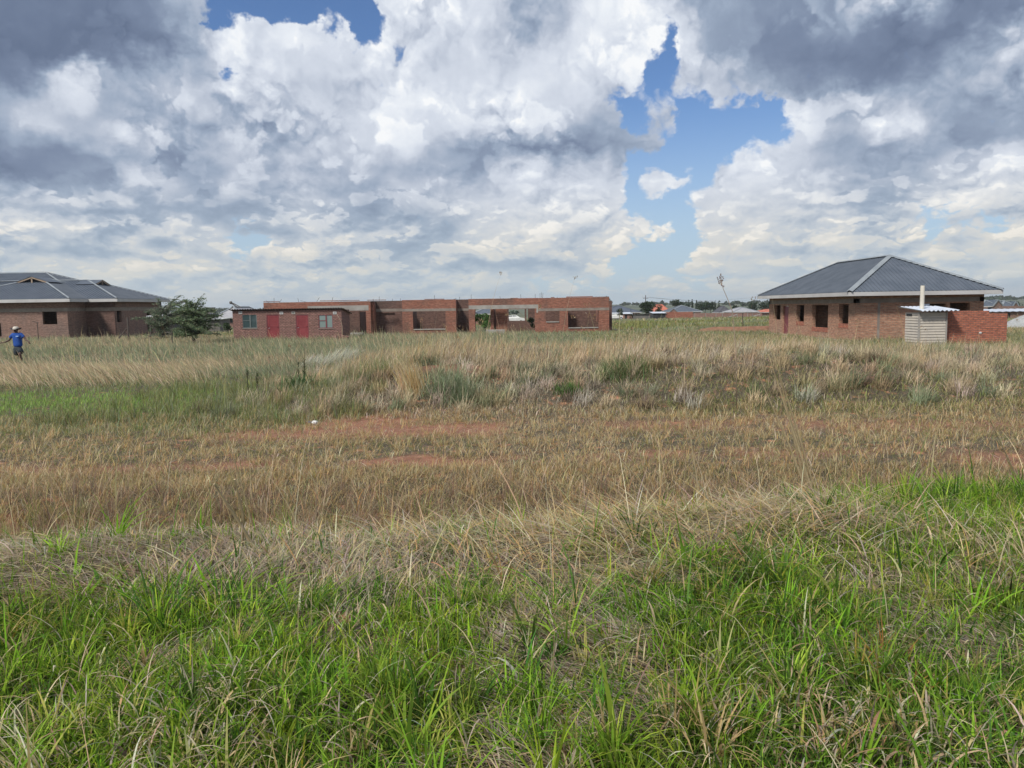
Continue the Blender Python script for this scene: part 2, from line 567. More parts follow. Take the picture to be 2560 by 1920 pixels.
M['panel'] = rough_mat("precast_panel", C(.50, .45, .38), C(.40, .37, .33), 2.5, contrast=(.4, .75), bump=.006)
M['roof_blue'] = rough_mat("roof_sheet_charcoal_blue", C(.078, .095, .12), C(.10, .118, .145), 1.2, rough=0.7, spec=.25)
M['roof_cap'] = rough_mat("roof_cap_grey", C(.19, .215, .235), C(.25, .275, .29), 1.2, rough=0.7, spec=.25)
M['roof_light'] = rough_mat("roof_sheet_pale", C(.27, .27, .29), C(.33, .33, .34), 1.0, rough=.7)
M['roof_red'] = rough_mat("roof_tile_red", C(.42, .115, .07), C(.50, .17, .11), 1.2, rough=.8)
M['roof_dark'] = rough_mat("roof_tile_dark", C(.05, .05, .06), C(.075, .075, .085), 1.2, rough=.8)
M['zinc'] = rough_mat("zinc_sheet", C(.62, .66, .72), C(.50, .54, .60), 2.0, rough=.45, metal=.25)
M['rust'] = rough_mat("rusty_sheet", C(.10, .065, .055), C(.20, .13, .11), 3.0, rough=.8)
M['fascia'] = rough_mat("fascia_paint", C(.43, .42, .41), C(.50, .49, .48), 1.0, rough=.6)
M['timber'] = rough_mat("bare_timber", C(.38, .29, .21), C(.28, .21, .16), 3.0)
M['dark_timber'] = rough_mat("dark_pole", C(.06, .045, .04), C(.09, .07, .06), 5.0)
M['door_red'] = rough_mat("door_paint_red", C(.21, .032, .038), C(.25, .045, .05), 2.0, rough=.55)
M['frame_red'] = rough_mat("frame_paint_red", C(.17, .04, .05), C(.21, .06, .065), 2.0, rough=.55)
M['frame_grey'] = rough_mat("frame_grey", C(.10, .13, .13), C(.14, .16, .16), 2.0, rough=.55)
M['white'] = rough_mat("white_paint", C(.72, .72, .70), C(.62, .62, .60), 2.0, rough=.6)
M['pipe'] = rough_mat("vent_pipe_cream", C(.66, .62, .53), C(.60, .56, .48), 2.0, rough=.5)
M['black'] = rough_mat("black_paint", C(.02, .02, .022), C(.03, .03, .032), 2.0, rough=.6)
M['gravel'] = rough_mat("gravel", C(.26, .27, .27), C(.36, .37, .36), 7.0, contrast=(.3, .7), bump=.05)
M['tank'] = rough_mat("tank_plastic", C(.045, .055, .065), C(.06, .07, .08), 2.0, rough=.5)
M['shack'] = rough_mat("shack_board", C(.11, .105, .10), C(.17, .155, .14), 1.5, rough=.9)
M['rubble_white'] = rough_mat("litter_white", C(.65, .64, .62), C(.5, .49, .47), 6.0)
M['litter_dark'] = rough_mat("litter_dark", C(.10, .09, .13), C(.16, .14, .19), 6.0)
M['bark'] = rough_mat("bark", C(.075, .06, .05), C(.12, .10, .085), 6.0, bump=.01)


def glass_mat(name, tint):
    m, N, b, out = new_mat(name, 0.08)
    b.inputs["Base Color"].default_value = tint
    b.inputs["Specular IOR Level"].default_value = 0.8
    return m


M['glass'] = glass_mat("dirty_glass", C(.05, .08, .085))
M['glass_pale'] = glass_mat("curtained_glass", C(.20, .26, .25))


def leaf_mat(name, trans=0.35, gloss=0.0):
    """colour of each blade or leaf comes with the plant; light passes partly through it"""
    m = bpy.data.materials.new(name); m.use_nodes = True
    t = m.node_tree
    for n in list(t.nodes): t.nodes.remove(n)
    N = NB(t)
    out = N.new("ShaderNodeOutputMaterial")
    at_ = N.new("ShaderNodeAttribute", attribute_name="tint")
    d = N.new("ShaderNodeBsdfDiffuse"); tr = N.new("ShaderNodeBsdfTranslucent")
    N.put(d.inputs[0], at_.outputs["Color"]); N.put(tr.inputs[0], at_.outputs["Color"])
    mx = N.new("ShaderNodeMixShader"); mx.inputs[0].default_value = trans
    t.links.new(d.outputs[0], mx.inputs[1]); t.links.new(tr.outputs[0], mx.inputs[2])
    last = mx.outputs[0]
    if gloss:
        g = N.new("ShaderNodeBsdfGlossy"); g.inputs["Roughness"].default_value = 0.42
        g.inputs[0].default_value = (1, 1, 1, 1)
        fr = N.new("ShaderNodeFresnel"); fr.inputs[0].default_value = 1.4
        m2 = N.new("ShaderNodeMixShader"); N.put(m2.inputs[0], N.m('MULTIPLY', fr.outputs[0], gloss))
        t.links.new(last, m2.inputs[1]); t.links.new(g.outputs[0], m2.inputs[2]); last = m2.outputs[0]
    t.links.new(last, out.inputs[0])
    return m


M["grass"] = leaf_mat("grass_blades", 0.42, 0.0)
M['grass_far'] = leaf_mat("grass_blades_far", 0.3)
M['leaf'] = leaf_mat("tree_leaves", 0.45)


def quads_object(name, V, F, T, mat, parent=None, smooth=False):
    """V (n,3) vertices, F (m,4) quads, T (n,3) tint of each blade or leaf"""
    me = bpy.data.meshes.new(name)
    if parent is not None: V = V - np.array(wloc(parent))
    me.vertices.add(len(V)); me.vertices.foreach_set("co", V.astype(np.float32).ravel())
    me.loops.add(F.size); me.loops.foreach_set("vertex_index", F.astype(np.int32).ravel())
    me.polygons.add(len(F))
    me.polygons.foreach_set("loop_start", np.arange(0, F.size, 4, dtype=np.int32))
    me.polygons.foreach_set("loop_total", np.full(len(F), 4, dtype=np.int32))
    if smooth: me.polygons.foreach_set("use_smooth", np.ones(len(F), dtype=bool))
    a = me.attributes.new("tint", 'FLOAT_COLOR', 'POINT')
    a.data.foreach_set("color", np.concatenate([T, np.ones((len(T), 1))], 1).astype(np.float32).ravel())
    me.update(calc_edges=True)
    me.materials.append(mat)
    o = bpy.data.objects.new(name, me); COL.objects.link(o)
    if parent is not None: o.parent = parent
    return o

# ------------------------------------------------------------------ ground
def sstep(x, a, b):
    t = np.clip((x - a) / (b - a), 0, 1); return t * t * (3 - 2 * t)


class VNoise:
    """smooth value noise on the plan, for lie of the land and plant patches"""
    def __init__(self, seed): self.g = np.random.default_rng(seed).random((256, 256))
    def __call__(self, x, y, s):
        x = np.asarray(x) * s + 91.7; y = np.asarray(y) * s + 53.1
        ix = np.floor(x).astype(int); iy = np.floor(y).astype(int)
        fx = x - ix; fy = y - iy; fx = fx * fx * (3 - 2 * fx); fy = fy * fy * (3 - 2 * fy)
        g = self.g; a = g[ix % 256, iy % 256]; b = g[(ix + 1) % 256, iy % 256]
        c = g[ix % 256, (iy + 1) % 256]; d = g[(ix + 1) % 256, (iy + 1) % 256]
        return (a * (1 - fx) + b * fx) * (1 - fy) + (c * (1 - fx) + d * fx) * fy
    def fbm(self, x, y, s, o=4):
        t = 0; a = 0.5; n = 0
        for k in range(o):
            t = t + a * self(x + 17 * k, y - 9 * k, s); n += a; a *= .5; s *= 2.1
        return t / n


n1, n2, n3, n4 = VNoise(1), VNoise(2), VNoise(3), VNoise(4)


def crest(x):                       # far edge of the bank one stands on
    return 5.3 + 0.30 * np.maximum(0, x - 0.6) + 0.5 * (n1(x, 0 * x, 0.45) - 0.5)


def height(x, y):
    x = np.asarray(x, float); y = np.asarray(y, float)
    c = crest(x)
    z = 0.6 * (1 - sstep(y, c - 0.3, c + 1.7))
    z = z + 0.13 * np.exp(-(((x - 1.5) / 1.2) ** 2 + ((y - 5.1) / 0.6) ** 2)) + 0.07 * np.exp(-(((x + 2.6) / 1.0) ** 2 + ((y - 4.7) / 0.5) ** 2))
    z = z + 0.05 * (n2.fbm(x, y, 1.6, 3) - 0.5) * 2 * (1 - sstep(y, c, c + 2))
    z = z - 0.22 * sstep(y, c + 0.4, c + 2.0) * (1 - sstep(y, c + 2.4, c + 4.4))
    # overgrown heap of soil in the middle distance
    m = sstep(x, -6.5, -2.0) * sstep(y, 15.0, 19.0) * (1 - sstep(y, 24.0, 36.0))
    m = m * (1 - 0.45 * sstep(x, 7.0, 13.0))
    z = z + 0.66 * m * (0.65 + 0.7 * n2(x, y, 0.30))
    z = z + 0.10 * sstep(y, 14, 20) * (n3.fbm(x, y, 0.35) - 0.5) * (1 - sstep(y, 60, 90)) * 2
    z = z + 0.05 * (n4.fbm(x, y, 1.3, 3) - 0.5) * (1 - sstep(y, 30, 60)) * 2
    # cut earth bank beside the grey roofed house
    z = z + 0.42 * sstep(y, 58.0, 58.4) * (1 - sstep(y, 60.5, 63)) * sstep(x, 13.0, 15.5)
    # the land falls away behind the houses and rises to a far ridge
    z = z - 0.0100 * np.clip(y - 70, 0, 330) + 0.0090 * np.clip(y - 500, 0, 700)
    z = z + 3.0 * (n2.fbm(x, y, 0.0016, 3) - 0.5) * sstep(y, 500, 1200) * 2
    return z


def rut(x, y):                      # two worn wheel tracks of red soil
    w = 1.0 * (n1(x, 0 * x, 0.30) - 0.5) + 0.4 * (n3(x, y, 1.1) - .5)
    a = np.exp(-((y - 10.9 - w) / 0.42) ** 2) * sstep(n3.fbm(x, y, 0.6, 3), 0.36, 0.56) * (0.42 + 0.58 * sstep(x, -5.0, -3.6) * (1 - sstep(x, 1.2, 2.6)))
    b = np.exp(-((y - 13.7 - w * .8) / 0.60) ** 2) * sstep(n4.fbm(x, y, 0.5, 3), 0.34, 0.52) * (1 - 0.6 * sstep(x, -0.2, 1.6)) * sstep(x, -6.0, -4.5)
    c = 0.8 * np.exp(-((y - 8.1) / 0.5) ** 2) * sstep(n2(x, y, 0.6), 0.5, 0.7)
    d = np.exp(-(((x + 3.0) / 1.0) ** 2 + ((y - 14.9) / 0.8) ** 2))
    e = 0.8 * np.exp(-(((x + 1.0) / 1.3) ** 2 + ((y - 19.3) / 0.7) ** 2))
    return np.clip(a + b + c + d + e, 0, 1)


def soil_bank(x, y):
    return sstep(y, 57.2, 58.0) * (1 - sstep(y, 58.6, 59.2)) * sstep(x, 13.0, 15.0)


def axis_pts(n, k, lim):
    t = np.linspace(-1, 1, n); return np.sinh(k * t) / math.sinh(k) * lim


def build_ground():
    xs = axis_pts(261, 7.0, 4200.0)
    ys = np.concatenate([np.linspace(-30, 1, 14)[:-1], np.arange(1, 16, 0.16), np.arange(16, 40, 0.4), np.arange(40, 90, 0.8), np.geomspace(90, 4200, 70)])
    X, Y = np.meshgrid(xs, ys); Z = height(X, Y)
    V = np.stack([X, Y, Z], -1).reshape(-1, 3)
    nx, ny = len(xs), len(ys)
    i = np.arange(nx * ny).reshape(ny, nx)
    F = np.stack([i[:-1, :-1], i[:-1, 1:], i[1:, 1:], i[1:, :-1]], -1).reshape(-1, 4)
    bare = np.clip(rut(X, Y) + soil_bank(X, Y), 0, 1).reshape(-1)
    T = np.stack([bare, bare, bare], 1)
    m, N, b, out = new_mat("soil_and_litter", 0.95)
    g = N.new("ShaderNodeNewGeometry"); pos = g.outputs["Position"]
    a = N.new("ShaderNodeAttribute", attribute_name="tint")
    n_big = N.noise(pos, 0.35, 4, 0.6); n_mid = N.noise(pos, 3.5, 5, 0.65); n_fin = N.noise(pos, 28, 4, 0.7)
    soil = N.ramp(n_mid, [(0.3, C(.25, .088, .045)), (0.5, C(.37, .145, .075)), (0.7, C(.47, .22, .12))])
    litter = N.ramp(n_fin, [(0.3, C(.035, .028, .018)), (0.5, C(.08, .065, .04)), (0.7, C(.17, .14, .09))])
    sepp = N.sep(pos)
    near = N.mix(N.smooth(n_mid, 0.52, 0.72), litter, soil)
    nearc = N.mix(N.sep(a.outputs["Color"])[0], near, soil)
    green = N.ramp(n_big, [(0.35, C(.085, .105, .045)), (0.55, C(.14, .135, .065)), (0.7, C(.18, .155, .085))])
    green = N.v('SCALE', green, s=N.m('MULTIPLY_ADD', n_mid, 0.8, 0.6))
    wood = N.ramp(N.noise(pos, 0.012, 5, 0.6), [(0.4, C(.04, .06, .035)), (0.6, C(.11, .12, .07))])
    far = N.mix(N.smooth(sepp[1], 250, 600), green, wood)
    col = N.mix(N.smooth(sepp[1], 30, 60), nearc, far)
    col = N.mix(N.m('MULTIPLY', N.sep(a.outputs["Color"])[0], N.smooth(sepp[1], 62, 60)), col, N.mix(0.5, soil, C(.13, .085, .06)))
    N.put(b.inputs["Base Color"], col)
    bp = N.new("ShaderNodeBump"); bp.inputs["Strength"].default_value = 0.9; bp.inputs["Distance"].default_value = 0.03
    N.put(bp.inputs["Height"], N.m('ADD', n_fin, n_mid)); N.put(b.inputs["Normal"], bp.outputs[0])
    o = quads_object("ground", V, F, T, m, smooth=True)
    tag(o, kind='structure')


build_ground()

# ------------------------------------------------------------------ grass
def blades(n_seg, base, h, az, lean, w, tint, tipdry=0.25, droop=0.6, facing=None, tip=0.12):
    """curved tapering blades. base (n,3), h length, az direction of lean, lean 0 upright .. 1.5 flat"""
    n = len(h)
    L = n_seg + 1
    t = np.linspace(0, 1, L)[None, :]
    ang = lean[:, None] * (1 - droop) + lean[:, None] * droop * 2 * t           # angle from the vertical along the blade
    ang = np.minimum(ang, 2.3)
    ds = (h / n_seg)[:, None] * np.ones((1, L)); ds[:, 0] = 0
    am = np.concatenate([ang[:, :1], (ang[:, 1:] + ang[:, :-1]) / 2], 1)
    r = np.cumsum(np.sin(am) * ds, 1); z = np.cumsum(np.cos(am) * ds, 1)
    cx = base[:, 0:1] + r * np.cos(az)[:, None]; cy = base[:, 1:2] + r * np.sin(az)[:, None]; cz = base[:, 2:3] + z
    fa = az + math.pi / 2 if facing is None else facing
    wid = w[:, None] * (1 - (1 - tip) * t ** 1.6) / 2 * (0.6 + 0.4 * np.minimum(1, t * 4 + 0.2))
    ox, oy = np.cos(fa)[:, None] * wid, np.sin(fa)[:, None] * wid
    V = np.empty((n, L, 2, 3))
    V[:, :, 0, 0] = cx - ox; V[:, :, 1, 0] = cx + ox
    V[:, :, 0, 1] = cy - oy; V[:, :, 1, 1] = cy + oy
    V[:, :, 0, 2] = cz; V[:, :, 1, 2] = cz
    idx = np.arange(n)[:, None] * (2 * L) + np.arange(n_seg)[None, :] * 2
    F = np.stack([idx, idx + 1, idx + 3, idx + 2], -1).reshape(-1, 4)
    T = tint[:, None, None, :] * np.ones((1, L, 2, 1))
    if tipdry:
        dry = np.array([.34, .27, .14])
        k = (tipdry * np.clip((t - 0.55) / 0.45, 0, 1))[0][None, :, None, None]
        T = T * (1 - k) + dry * k
    return V.reshape(-1, 3), F, T.reshape(-1, 3)


def grass_object(name, parts, label, mat, cat='grass'):
    Vs, Fs, Ts = [], [], []; o = 0
    for V, F, T in parts:
        Vs.append(V); Fs.append(F + o); Ts.append(T); o += len(V)
    ob = quads_object(name, np.concatenate(Vs), np.concatenate(Fs), np.concatenate(Ts), mat)
    return tag(ob, label, cat, kind='stuff')


def scatter(y0, y1, dens, margin=1.5, fall=0.0):
    """random points over the wedge of ground in view (and a step to each side)"""
    W = 0.69 * y1 + margin
    n = int(dens * 2 * W * (y1 - y0))
    x = rng.uniform(-W, W, n); y = rng.uniform(y0, y1, n)
    k = np.abs(x) < 0.69 * y + margin
    if fall: k &= rng.random(n) < (y0 / y) ** fall
    return x[k], y[k]


def pick(cols, n, jit=0.18):
    cols = np.array(cols); c = cols[rng.integers(0, len(cols), n)]
    c = c * (1 + rng.normal(0, jit, (n, 1))) * (1 + rng.normal(0, jit * .35, (n, 3)))
    return np.clip(c, 0.01, 0.8)


GREEN = [(.19, .35, .028), (.25, .43, .038), (.13, .26, .026), (.31, .44, .055), (.09, .18, .028), (.065, .13, .025)]
DEEP = [(.065, .155, .03), (.085, .20, .04), (.11, .23, .045)]
GREYGREEN = [(.24, .28, .165), (.28, .30, .19), (.20, .24, .135), (.31, .32, .21)]
OLIVE = [(.28, .28, .11), (.24, .265, .09), (.32, .29, .13), (.20, .235, .08)]
STRAW = [(.60, .50, .30), (.54, .44, .25), (.46, .37, .21), (.66, .57, .38)]
GOLD = [(.58, .41, .19), (.51, .35, .155), (.42, .285, .13)]
THATCH = [(.38, .32, .24), (.46, .39, .30), (.30, .25, .185), (.53, .46, .36)]
TAN = [(.52, .41, .265), (.45, .35, .22), (.56, .46, .31), (.38, .30, .185)]
BROWN = [(.29, .19, .11), (.36, .24, .14), (.23, .155, .09)]


def lay(x, y, h, w, cols, lean=(0.25, 0.25), seg=3, dz=0.0, az=None, facing_cam=False, tipdry=0.2, droop=0.6, jit=0.18, drop=0.0):
    n = len(x)
    z = height(x, y) + dz - drop
    base = np.stack([x, y, z], 1)
    if az is None: az = rng.uniform(0, 2 * math.pi, n)
    le = np.abs(rng.normal(lean[0], lean[1], n))
    hh = h * np.exp(rng.normal(0, 0.28, n)); ww = w * np.exp(rng.normal(0, 0.3, n))
    fac = None
    if facing_cam: fac = rng.normal(0, 0.7, n)
    t = pick(cols, n, jit) if not isinstance(cols, np.ndarray) else cols
    return blades(seg, base, hh, az, le, ww, t, tipdry, droop, fac)


def clump(x, y, per, spread):
    k = np.repeat(np.arange(len(x)), per)
    a = rng.uniform(0, 2 * math.pi, len(k)); r = spread * np.sqrt(rng.random(len(k)))
    return x[k] + r * np.cos(a), y[k] + r * np.sin(a), a + rng.normal(0, 0.5, len(k)), k


# ---- A. the bank underfoot: fresh green blades over flattened straw
def near_bank():
    P = []
    def zone(x, y):
        c = crest(x)
        th = sstep(y, c - 1.7, c - 0.95) * (0.28 + 0.72 * sstep(n1.fbm(x, y, 0.7), 0.42, 0.52))
        th = np.maximum(th, 0.8 * sstep(n3.fbm(x, y, 1.1), 0.57 - .05 * sstep(x, -.5, .8), 0.66 - .05 * sstep(x, -.5, .8)))
        th = np.maximum(th, np.exp(-(((x - .9) / 1.9) ** 2 + ((y - 5.0) / .60) ** 2)))
        lush = sstep(x, 2.4, 3.4) * sstep(y, c - 2.2, c - 1.4)              # green stand on the right of the bank
        return np.clip(th * (1 - 0.85 * lush), 0, 1)
    # straw mat, combed by wind and rain into swirls
    x, y = scatter(1.9, 8.8, 2600, 1.4); c = crest(x); k = (y < c + 0.5)
    th = zone(x, y); k &= rng.random(len(x)) < 0.10 + 0.90 * th
    x, y = x[k], y[k]
    flow = 6.0 * n2.fbm(x, y, 0.5, 2) + rng.normal(0, .55, len(x))
    P.append(lay(x, y, 0.15, 0.0048, THATCH + THATCH + STRAW[:3], (1.42, 0.16), 2, droop=0.12, drop=-0.012, tipdry=0, az=flow, jit=.25))
    x, y = scatter(1.9, 8.6, 190, 1.4); k = (y < crest(x) + 0.4); x, y = x[k], y[k]
    k = rng.random(len(x)) < 0.3 + 0.7 * zone(x, y); x, y = x[k], y[k]
    P.append(lay(x, y, 0.15, 0.0052, STRAW + THATCH, (1.32, 0.25), 4, droop=0.5, drop=-0.03, tipdry=0, jit=.25))
    # short green turf
    x, y = scatter(1.9, 8.6, 5200, 1.4); k = (y < crest(x) + 0.2); x, y = x[k], y[k]
    g = 1 - 0.88 * zone(x, y); k = rng.random(len(x)) < g * (0.42 + .8 * sstep(n2.fbm(x, y, 1.9), .32, .60))
    x, y = x[k], y[k]
    dark = n4.fbm(x, y, 1.1)[:, None]; yel = (n1.fbm(x, y, 0.9) > .5)[:, None]
    cols = pick(GREEN, len(x), .30) * (0.62 + 0.72 * dark); cols = np.where(yel, cols * np.array([1.15, 1.05, .9]), cols * np.array([.82, .95, .95]))
    P.append(lay(x, y, 0.10, 0.0060, cols, (0.80, 0.38), 3))
    # longer tufts
    x, y = scatter(1.9, 8.0, 120, 1.4); k = (y < crest(x) + 0.1); x, y = x[k], y[k]
    k = rng.random(len(x)) < (1 - 0.93 * zone(x, y)) * (.22 + sstep(n3.fbm(x, y, 1.3), .4, .6)); x, y = x[k], y[k]
    tint = pick(GREEN, len(x), 0.22); tint = np.where(rng.random((len(x), 1)) < .16, pick([(.40, .38, .10), (.46, .36, .16)], len(x)), tint)
    sz = np.exp(rng.normal(0, .3, len(x)))
    bx, by, a, kk = clump(x, y, 18, 0.035)
    P.append(lay(bx, by, 0.14 * sz[kk], 0.0074 * sz[kk] ** .5, np.clip(tint[kk] * (1 + rng.normal(0, .14, (len(kk), 1))), .01, .6), (0.88, 0.34), 4, az=a))
    # broad deep green leaves (left tussock, right stand, and a few elsewhere)
    cx = np.array([-1.75, -1.55, -1.35, -1.15, -1.6, -1.9, 3.1, 3.5, 3.9, 4.2, 3.7, 4.5, 1.45, 1.1, 0.3, 2.4, 0.9])
    cy = np.array([3.75, 3.9, 3.7, 4.0, 4.15, 4.05, 5.6, 5.9, 5.5, 6.1, 6.3, 5.8, 4.1, 4.35, 3.9, 4.4, 3.6])
    per = 30
    bx, by, a, kk = clump(cx, cy, per, 0.13)
    P.append(lay(bx, by, 0.27, 0.0098, DEEP + GREEN[:2], (0.95, 0.28), 5, az=a, tipdry=0.12))
    x, y = scatter(2.0, 7.5, 24, 1.2); k = (y < crest(x)); x, y = x[k], y[k]
    P.append(lay(x, y, 0.19, 0.011, GREEN[:3] + DEEP, (0.65, 0.35), 5, tipdry=0.1))
    x, y = scatter(3.6, 8.2, 260, 1.2); k = (y < crest(x) + .15) & (x > 2.2) & (y > crest(x) - 2.0); x, y = x[k], y[k]
    P.append(lay(x, y, 0.17, 0.0065, GREEN + DEEP[2:], (0.6, 0.35), 4, tipdry=0.2))
    # pale dry stems and curled leaves lying through the green
    x, y = scatter(2.0, 8.0, 26, 1.2); k = (y < crest(x) + 0.1); x, y = x[k], y[k]
    P.append(lay(x, y, 0.27, 0.0042, STRAW, (1.0, 0.42), 6, tipdry=0, droop=0.9, facing_cam=True))
    x, y = scatter(2.0, 8.0, 70, 1.2); k = (y < crest(x) + 0.2); x, y = x[k], y[k]
    P.append(lay(x, y, 0.15, 0.0085, STRAW + THATCH, (1.1, 0.4), 6, tipdry=0, droop=0.95))
    # golden tangle of long fallen stems over the crest, centre to right
    n = 2300; x = rng.normal(0.9, 1.05, n); y = rng.normal(5.0, .42, n); k = (y < crest(x) + .35); x, y = x[k], y[k]
    az = rng.normal(2.7, .9, len(x)) + (rng.random(len(x)) < .35) * math.pi
    P.append(lay(x, y, 0.36, 0.0056, STRAW + GOLD[:2] + THATCH[1:2], (1.36, 0.20), 6, tipdry=0, droop=.22, az=az, drop=-.05, jit=.25))
    n = 2600; x = rng.uniform(-5, 5, n); y = crest(x) - rng.uniform(-.3, 1.2, n); k = rng.random(n) < zone(x, y); x, y = x[k], y[k]
    P.append(lay(x, y, 0.24, 0.0056, THATCH + THATCH + STRAW[:2], (1.42, 0.16), 4, tipdry=0, droop=.2, drop=-.03, jit=.25, az=5.0 * n2.fbm(x, y, 0.5, 2) + rng.normal(0, .6, len(x))))
    # bleached tangles at the right edge, dead leaves low on the right
    n = 620; x = rng.normal(3.15, .38, n); y = rng.normal(4.3, .5, n)
    P.append(lay(x, y, 0.24, 0.0062, [(.68, .60, .42), (.60, .50, .33)] + STRAW, (1.1, 0.35), 6, tipdry=0, droop=.7, az=rng.normal(2.6, .8, n), drop=-.03))
    n = 800; x = rng.normal(1.35, .42, n); y = rng.normal(2.65, .28, n)
    P.append(lay(x, y, 0.13, 0.0085, STRAW + THATCH + BROWN[:2] + [(.42, .36, .10)], (1.1, 0.35), 5, tipdry=0, droop=.8, drop=-.03, jit=.25))
    n = 420; x = rng.normal(-1.35, .35, n); y = rng.normal(2.75, .3, n)
    P.append(lay(x, y, 0.15, 0.0075, STRAW + THATCH, (1.15, 0.3), 5, tipdry=0, droop=.7, drop=-.03, jit=.25))
    # bleached clump in the near left corner and along the right edge
    bx, by, a, kk = clump(np.array([-1.75, -1.6, 3.2, 3.0, 3.4, 2.9]), np.array([2.55, 2.4, 4.3, 4.0, 4.7, 3.5]), 26, 0.07)
    P.append(lay(bx, by, 0.27, 0.0065, STRAW[3:] + STRAW[:1], (0.95, 0.3), 5, az=a * .3 + math.pi * .8, tipdry=0))
    # reddish yellow dying tuft at the right
    bx, by, a, kk = clump(np.array([1.45, 1.62, 1.55]), np.array([3.1, 3.2, 2.95]), 40, 0.09)
    P.append(lay(bx, by, 0.17, 0.007, [(.36, .26, .05), (.30, .15, .05), (.22, .24, .05)], (0.8, 0.3), 4, az=a, tipdry=0.5))
    return grass_object("bank_grass", P, "lush green grass mixed with flattened straw on the bank in the foreground", M['grass'])


# ---- B. dry weeds in the ditch behind the bank
def ditch():
    P = []
    x, y = scatter(5.4, 10.4, 1300, 1.5); c = crest(x); k = (y > c + 0.45) & (rng.random(len(x)) < (0.5 + 0.6 * n3.fbm(x, y, 0.9)) * (1 - 0.55 * rut(x, y)))
    x, y = x[k], y[k]
    left = sstep(-x, 0.5, 3.5) * 0.4 + 0.14 + .35 * sstep(n4.fbm(x, y, .6), .52, .65)
    gr = rng.random(len(x)) < left * (1 - 0.8 * sstep(y, 7.5, 9.0)) + 0.06
    cols = np.where(gr[:, None], pick(OLIVE, len(x)), pick(GOLD + TAN + STRAW[:2] + BROWN[:2], len(x)))
    P.append(lay(x, y, 0.15, 0.0054, cols, (1.05, 0.38), 3, jit=.3))
    x, y = scatter(5.6, 9.4, 95, 1.5); k = (y > crest(x) + .6); x, y = x[k], y[k]
    P.append(lay(x, y, 0.27, 0.0050, GOLD + STRAW + BROWN, (0.85, 0.42), 5, tipdry=0, droop=.9, jit=.25))
    x, y = scatter(6.0, 9.0, 20, 1.5); k = (y > crest(x) + .7); x, y = x[k], y[k]
    bx, by, a, kk = clump(x, y, 16, 0.06)
    P.append(lay(bx, by, 0.26, 0.0058, GOLD + OLIVE[:1] + STRAW + BROWN, (0.85, 0.35), 4, az=a, tipdry=0.1, jit=.3))
    x, y = scatter(6.3, 9.2, 9, 1.5); k = (y > crest(x) + .3); x, y = x[k], y[k]
    bx, by, a, kk = clump(x, y, 26, 0.05)
    P.append(lay(bx, by, 0.30, 0.0045, [(.30, .21, .15), (.36, .27, .20), (.24, .16, .12)], (0.6, 0.35), 5, az=a, tipdry=0, droop=.9, jit=.2))
    x, y = scatter(6.2, 8.6, 5, 1.5); k = (y > crest(x) + .4); x, y = x[k], y[k]
    bx, by, a, kk = clump(x, y, 30, 0.06)
    P.append(lay(bx, by, 0.28, 0.0055, OLIVE + GREEN[3:4], (0.45, 0.25), 4, az=a, tipdry=0.3))
    return grass_object("ditch_grass", P, "brown and golden dry grass filling the ditch beyond the near bank", M['grass'])


# ---- C. cropped dry grass on the track
def track():
    P = []
    x, y = scatter(9.2, 16.2, 620, 1.5)
    k = rng.random(len(x)) < (0.30 + 0.9 * n2.fbm(x, y, 0.8)) * (1 - 0.93 * rut(x, y)); x, y = x[k], y[k]
    lf = sstep(-x, 3.0, 8.0) * sstep(y, 12.8, 14.5)
    g = rng.random(len(x)) < np.clip(0.22 + 0.7 * lf + 0.6 * sstep(n4.fbm(x, y, 0.5), .44, .60), 0, 1)
    cols = np.where(g[:, None], pick(OLIVE, len(x)), pick(GOLD[:2] + TAN + STRAW[:2] + BROWN[1:2], len(x)))
    P.append(lay(x, y, 0.075, 0.0078, cols, (1.0, 0.35), 2))
    x, y = scatter(9.2, 15.8, 34, 1.5); k = rng.random(len(x)) < 1 - 0.8 * rut(x, y); x, y = x[k], y[k]
    bx, by, a, kk = clump(x, y, 9, 0.05)
    P.append(lay(bx, by, 0.16, 0.0066, STRAW + GOLD, (0.85, 0.3), 3, az=a, tipdry=0))
    x, y = scatter(9.2, 15.8, 60, 1.5); x, y = x, y
    P.append(lay(x, y, 0.22, 0.0065, THATCH, (1.45, 0.08), 2, tipdry=0, droop=0.1, drop=-0.015))
    return grass_object("track_grass", P, "short scorched grass along the worn red track", M['grass'])


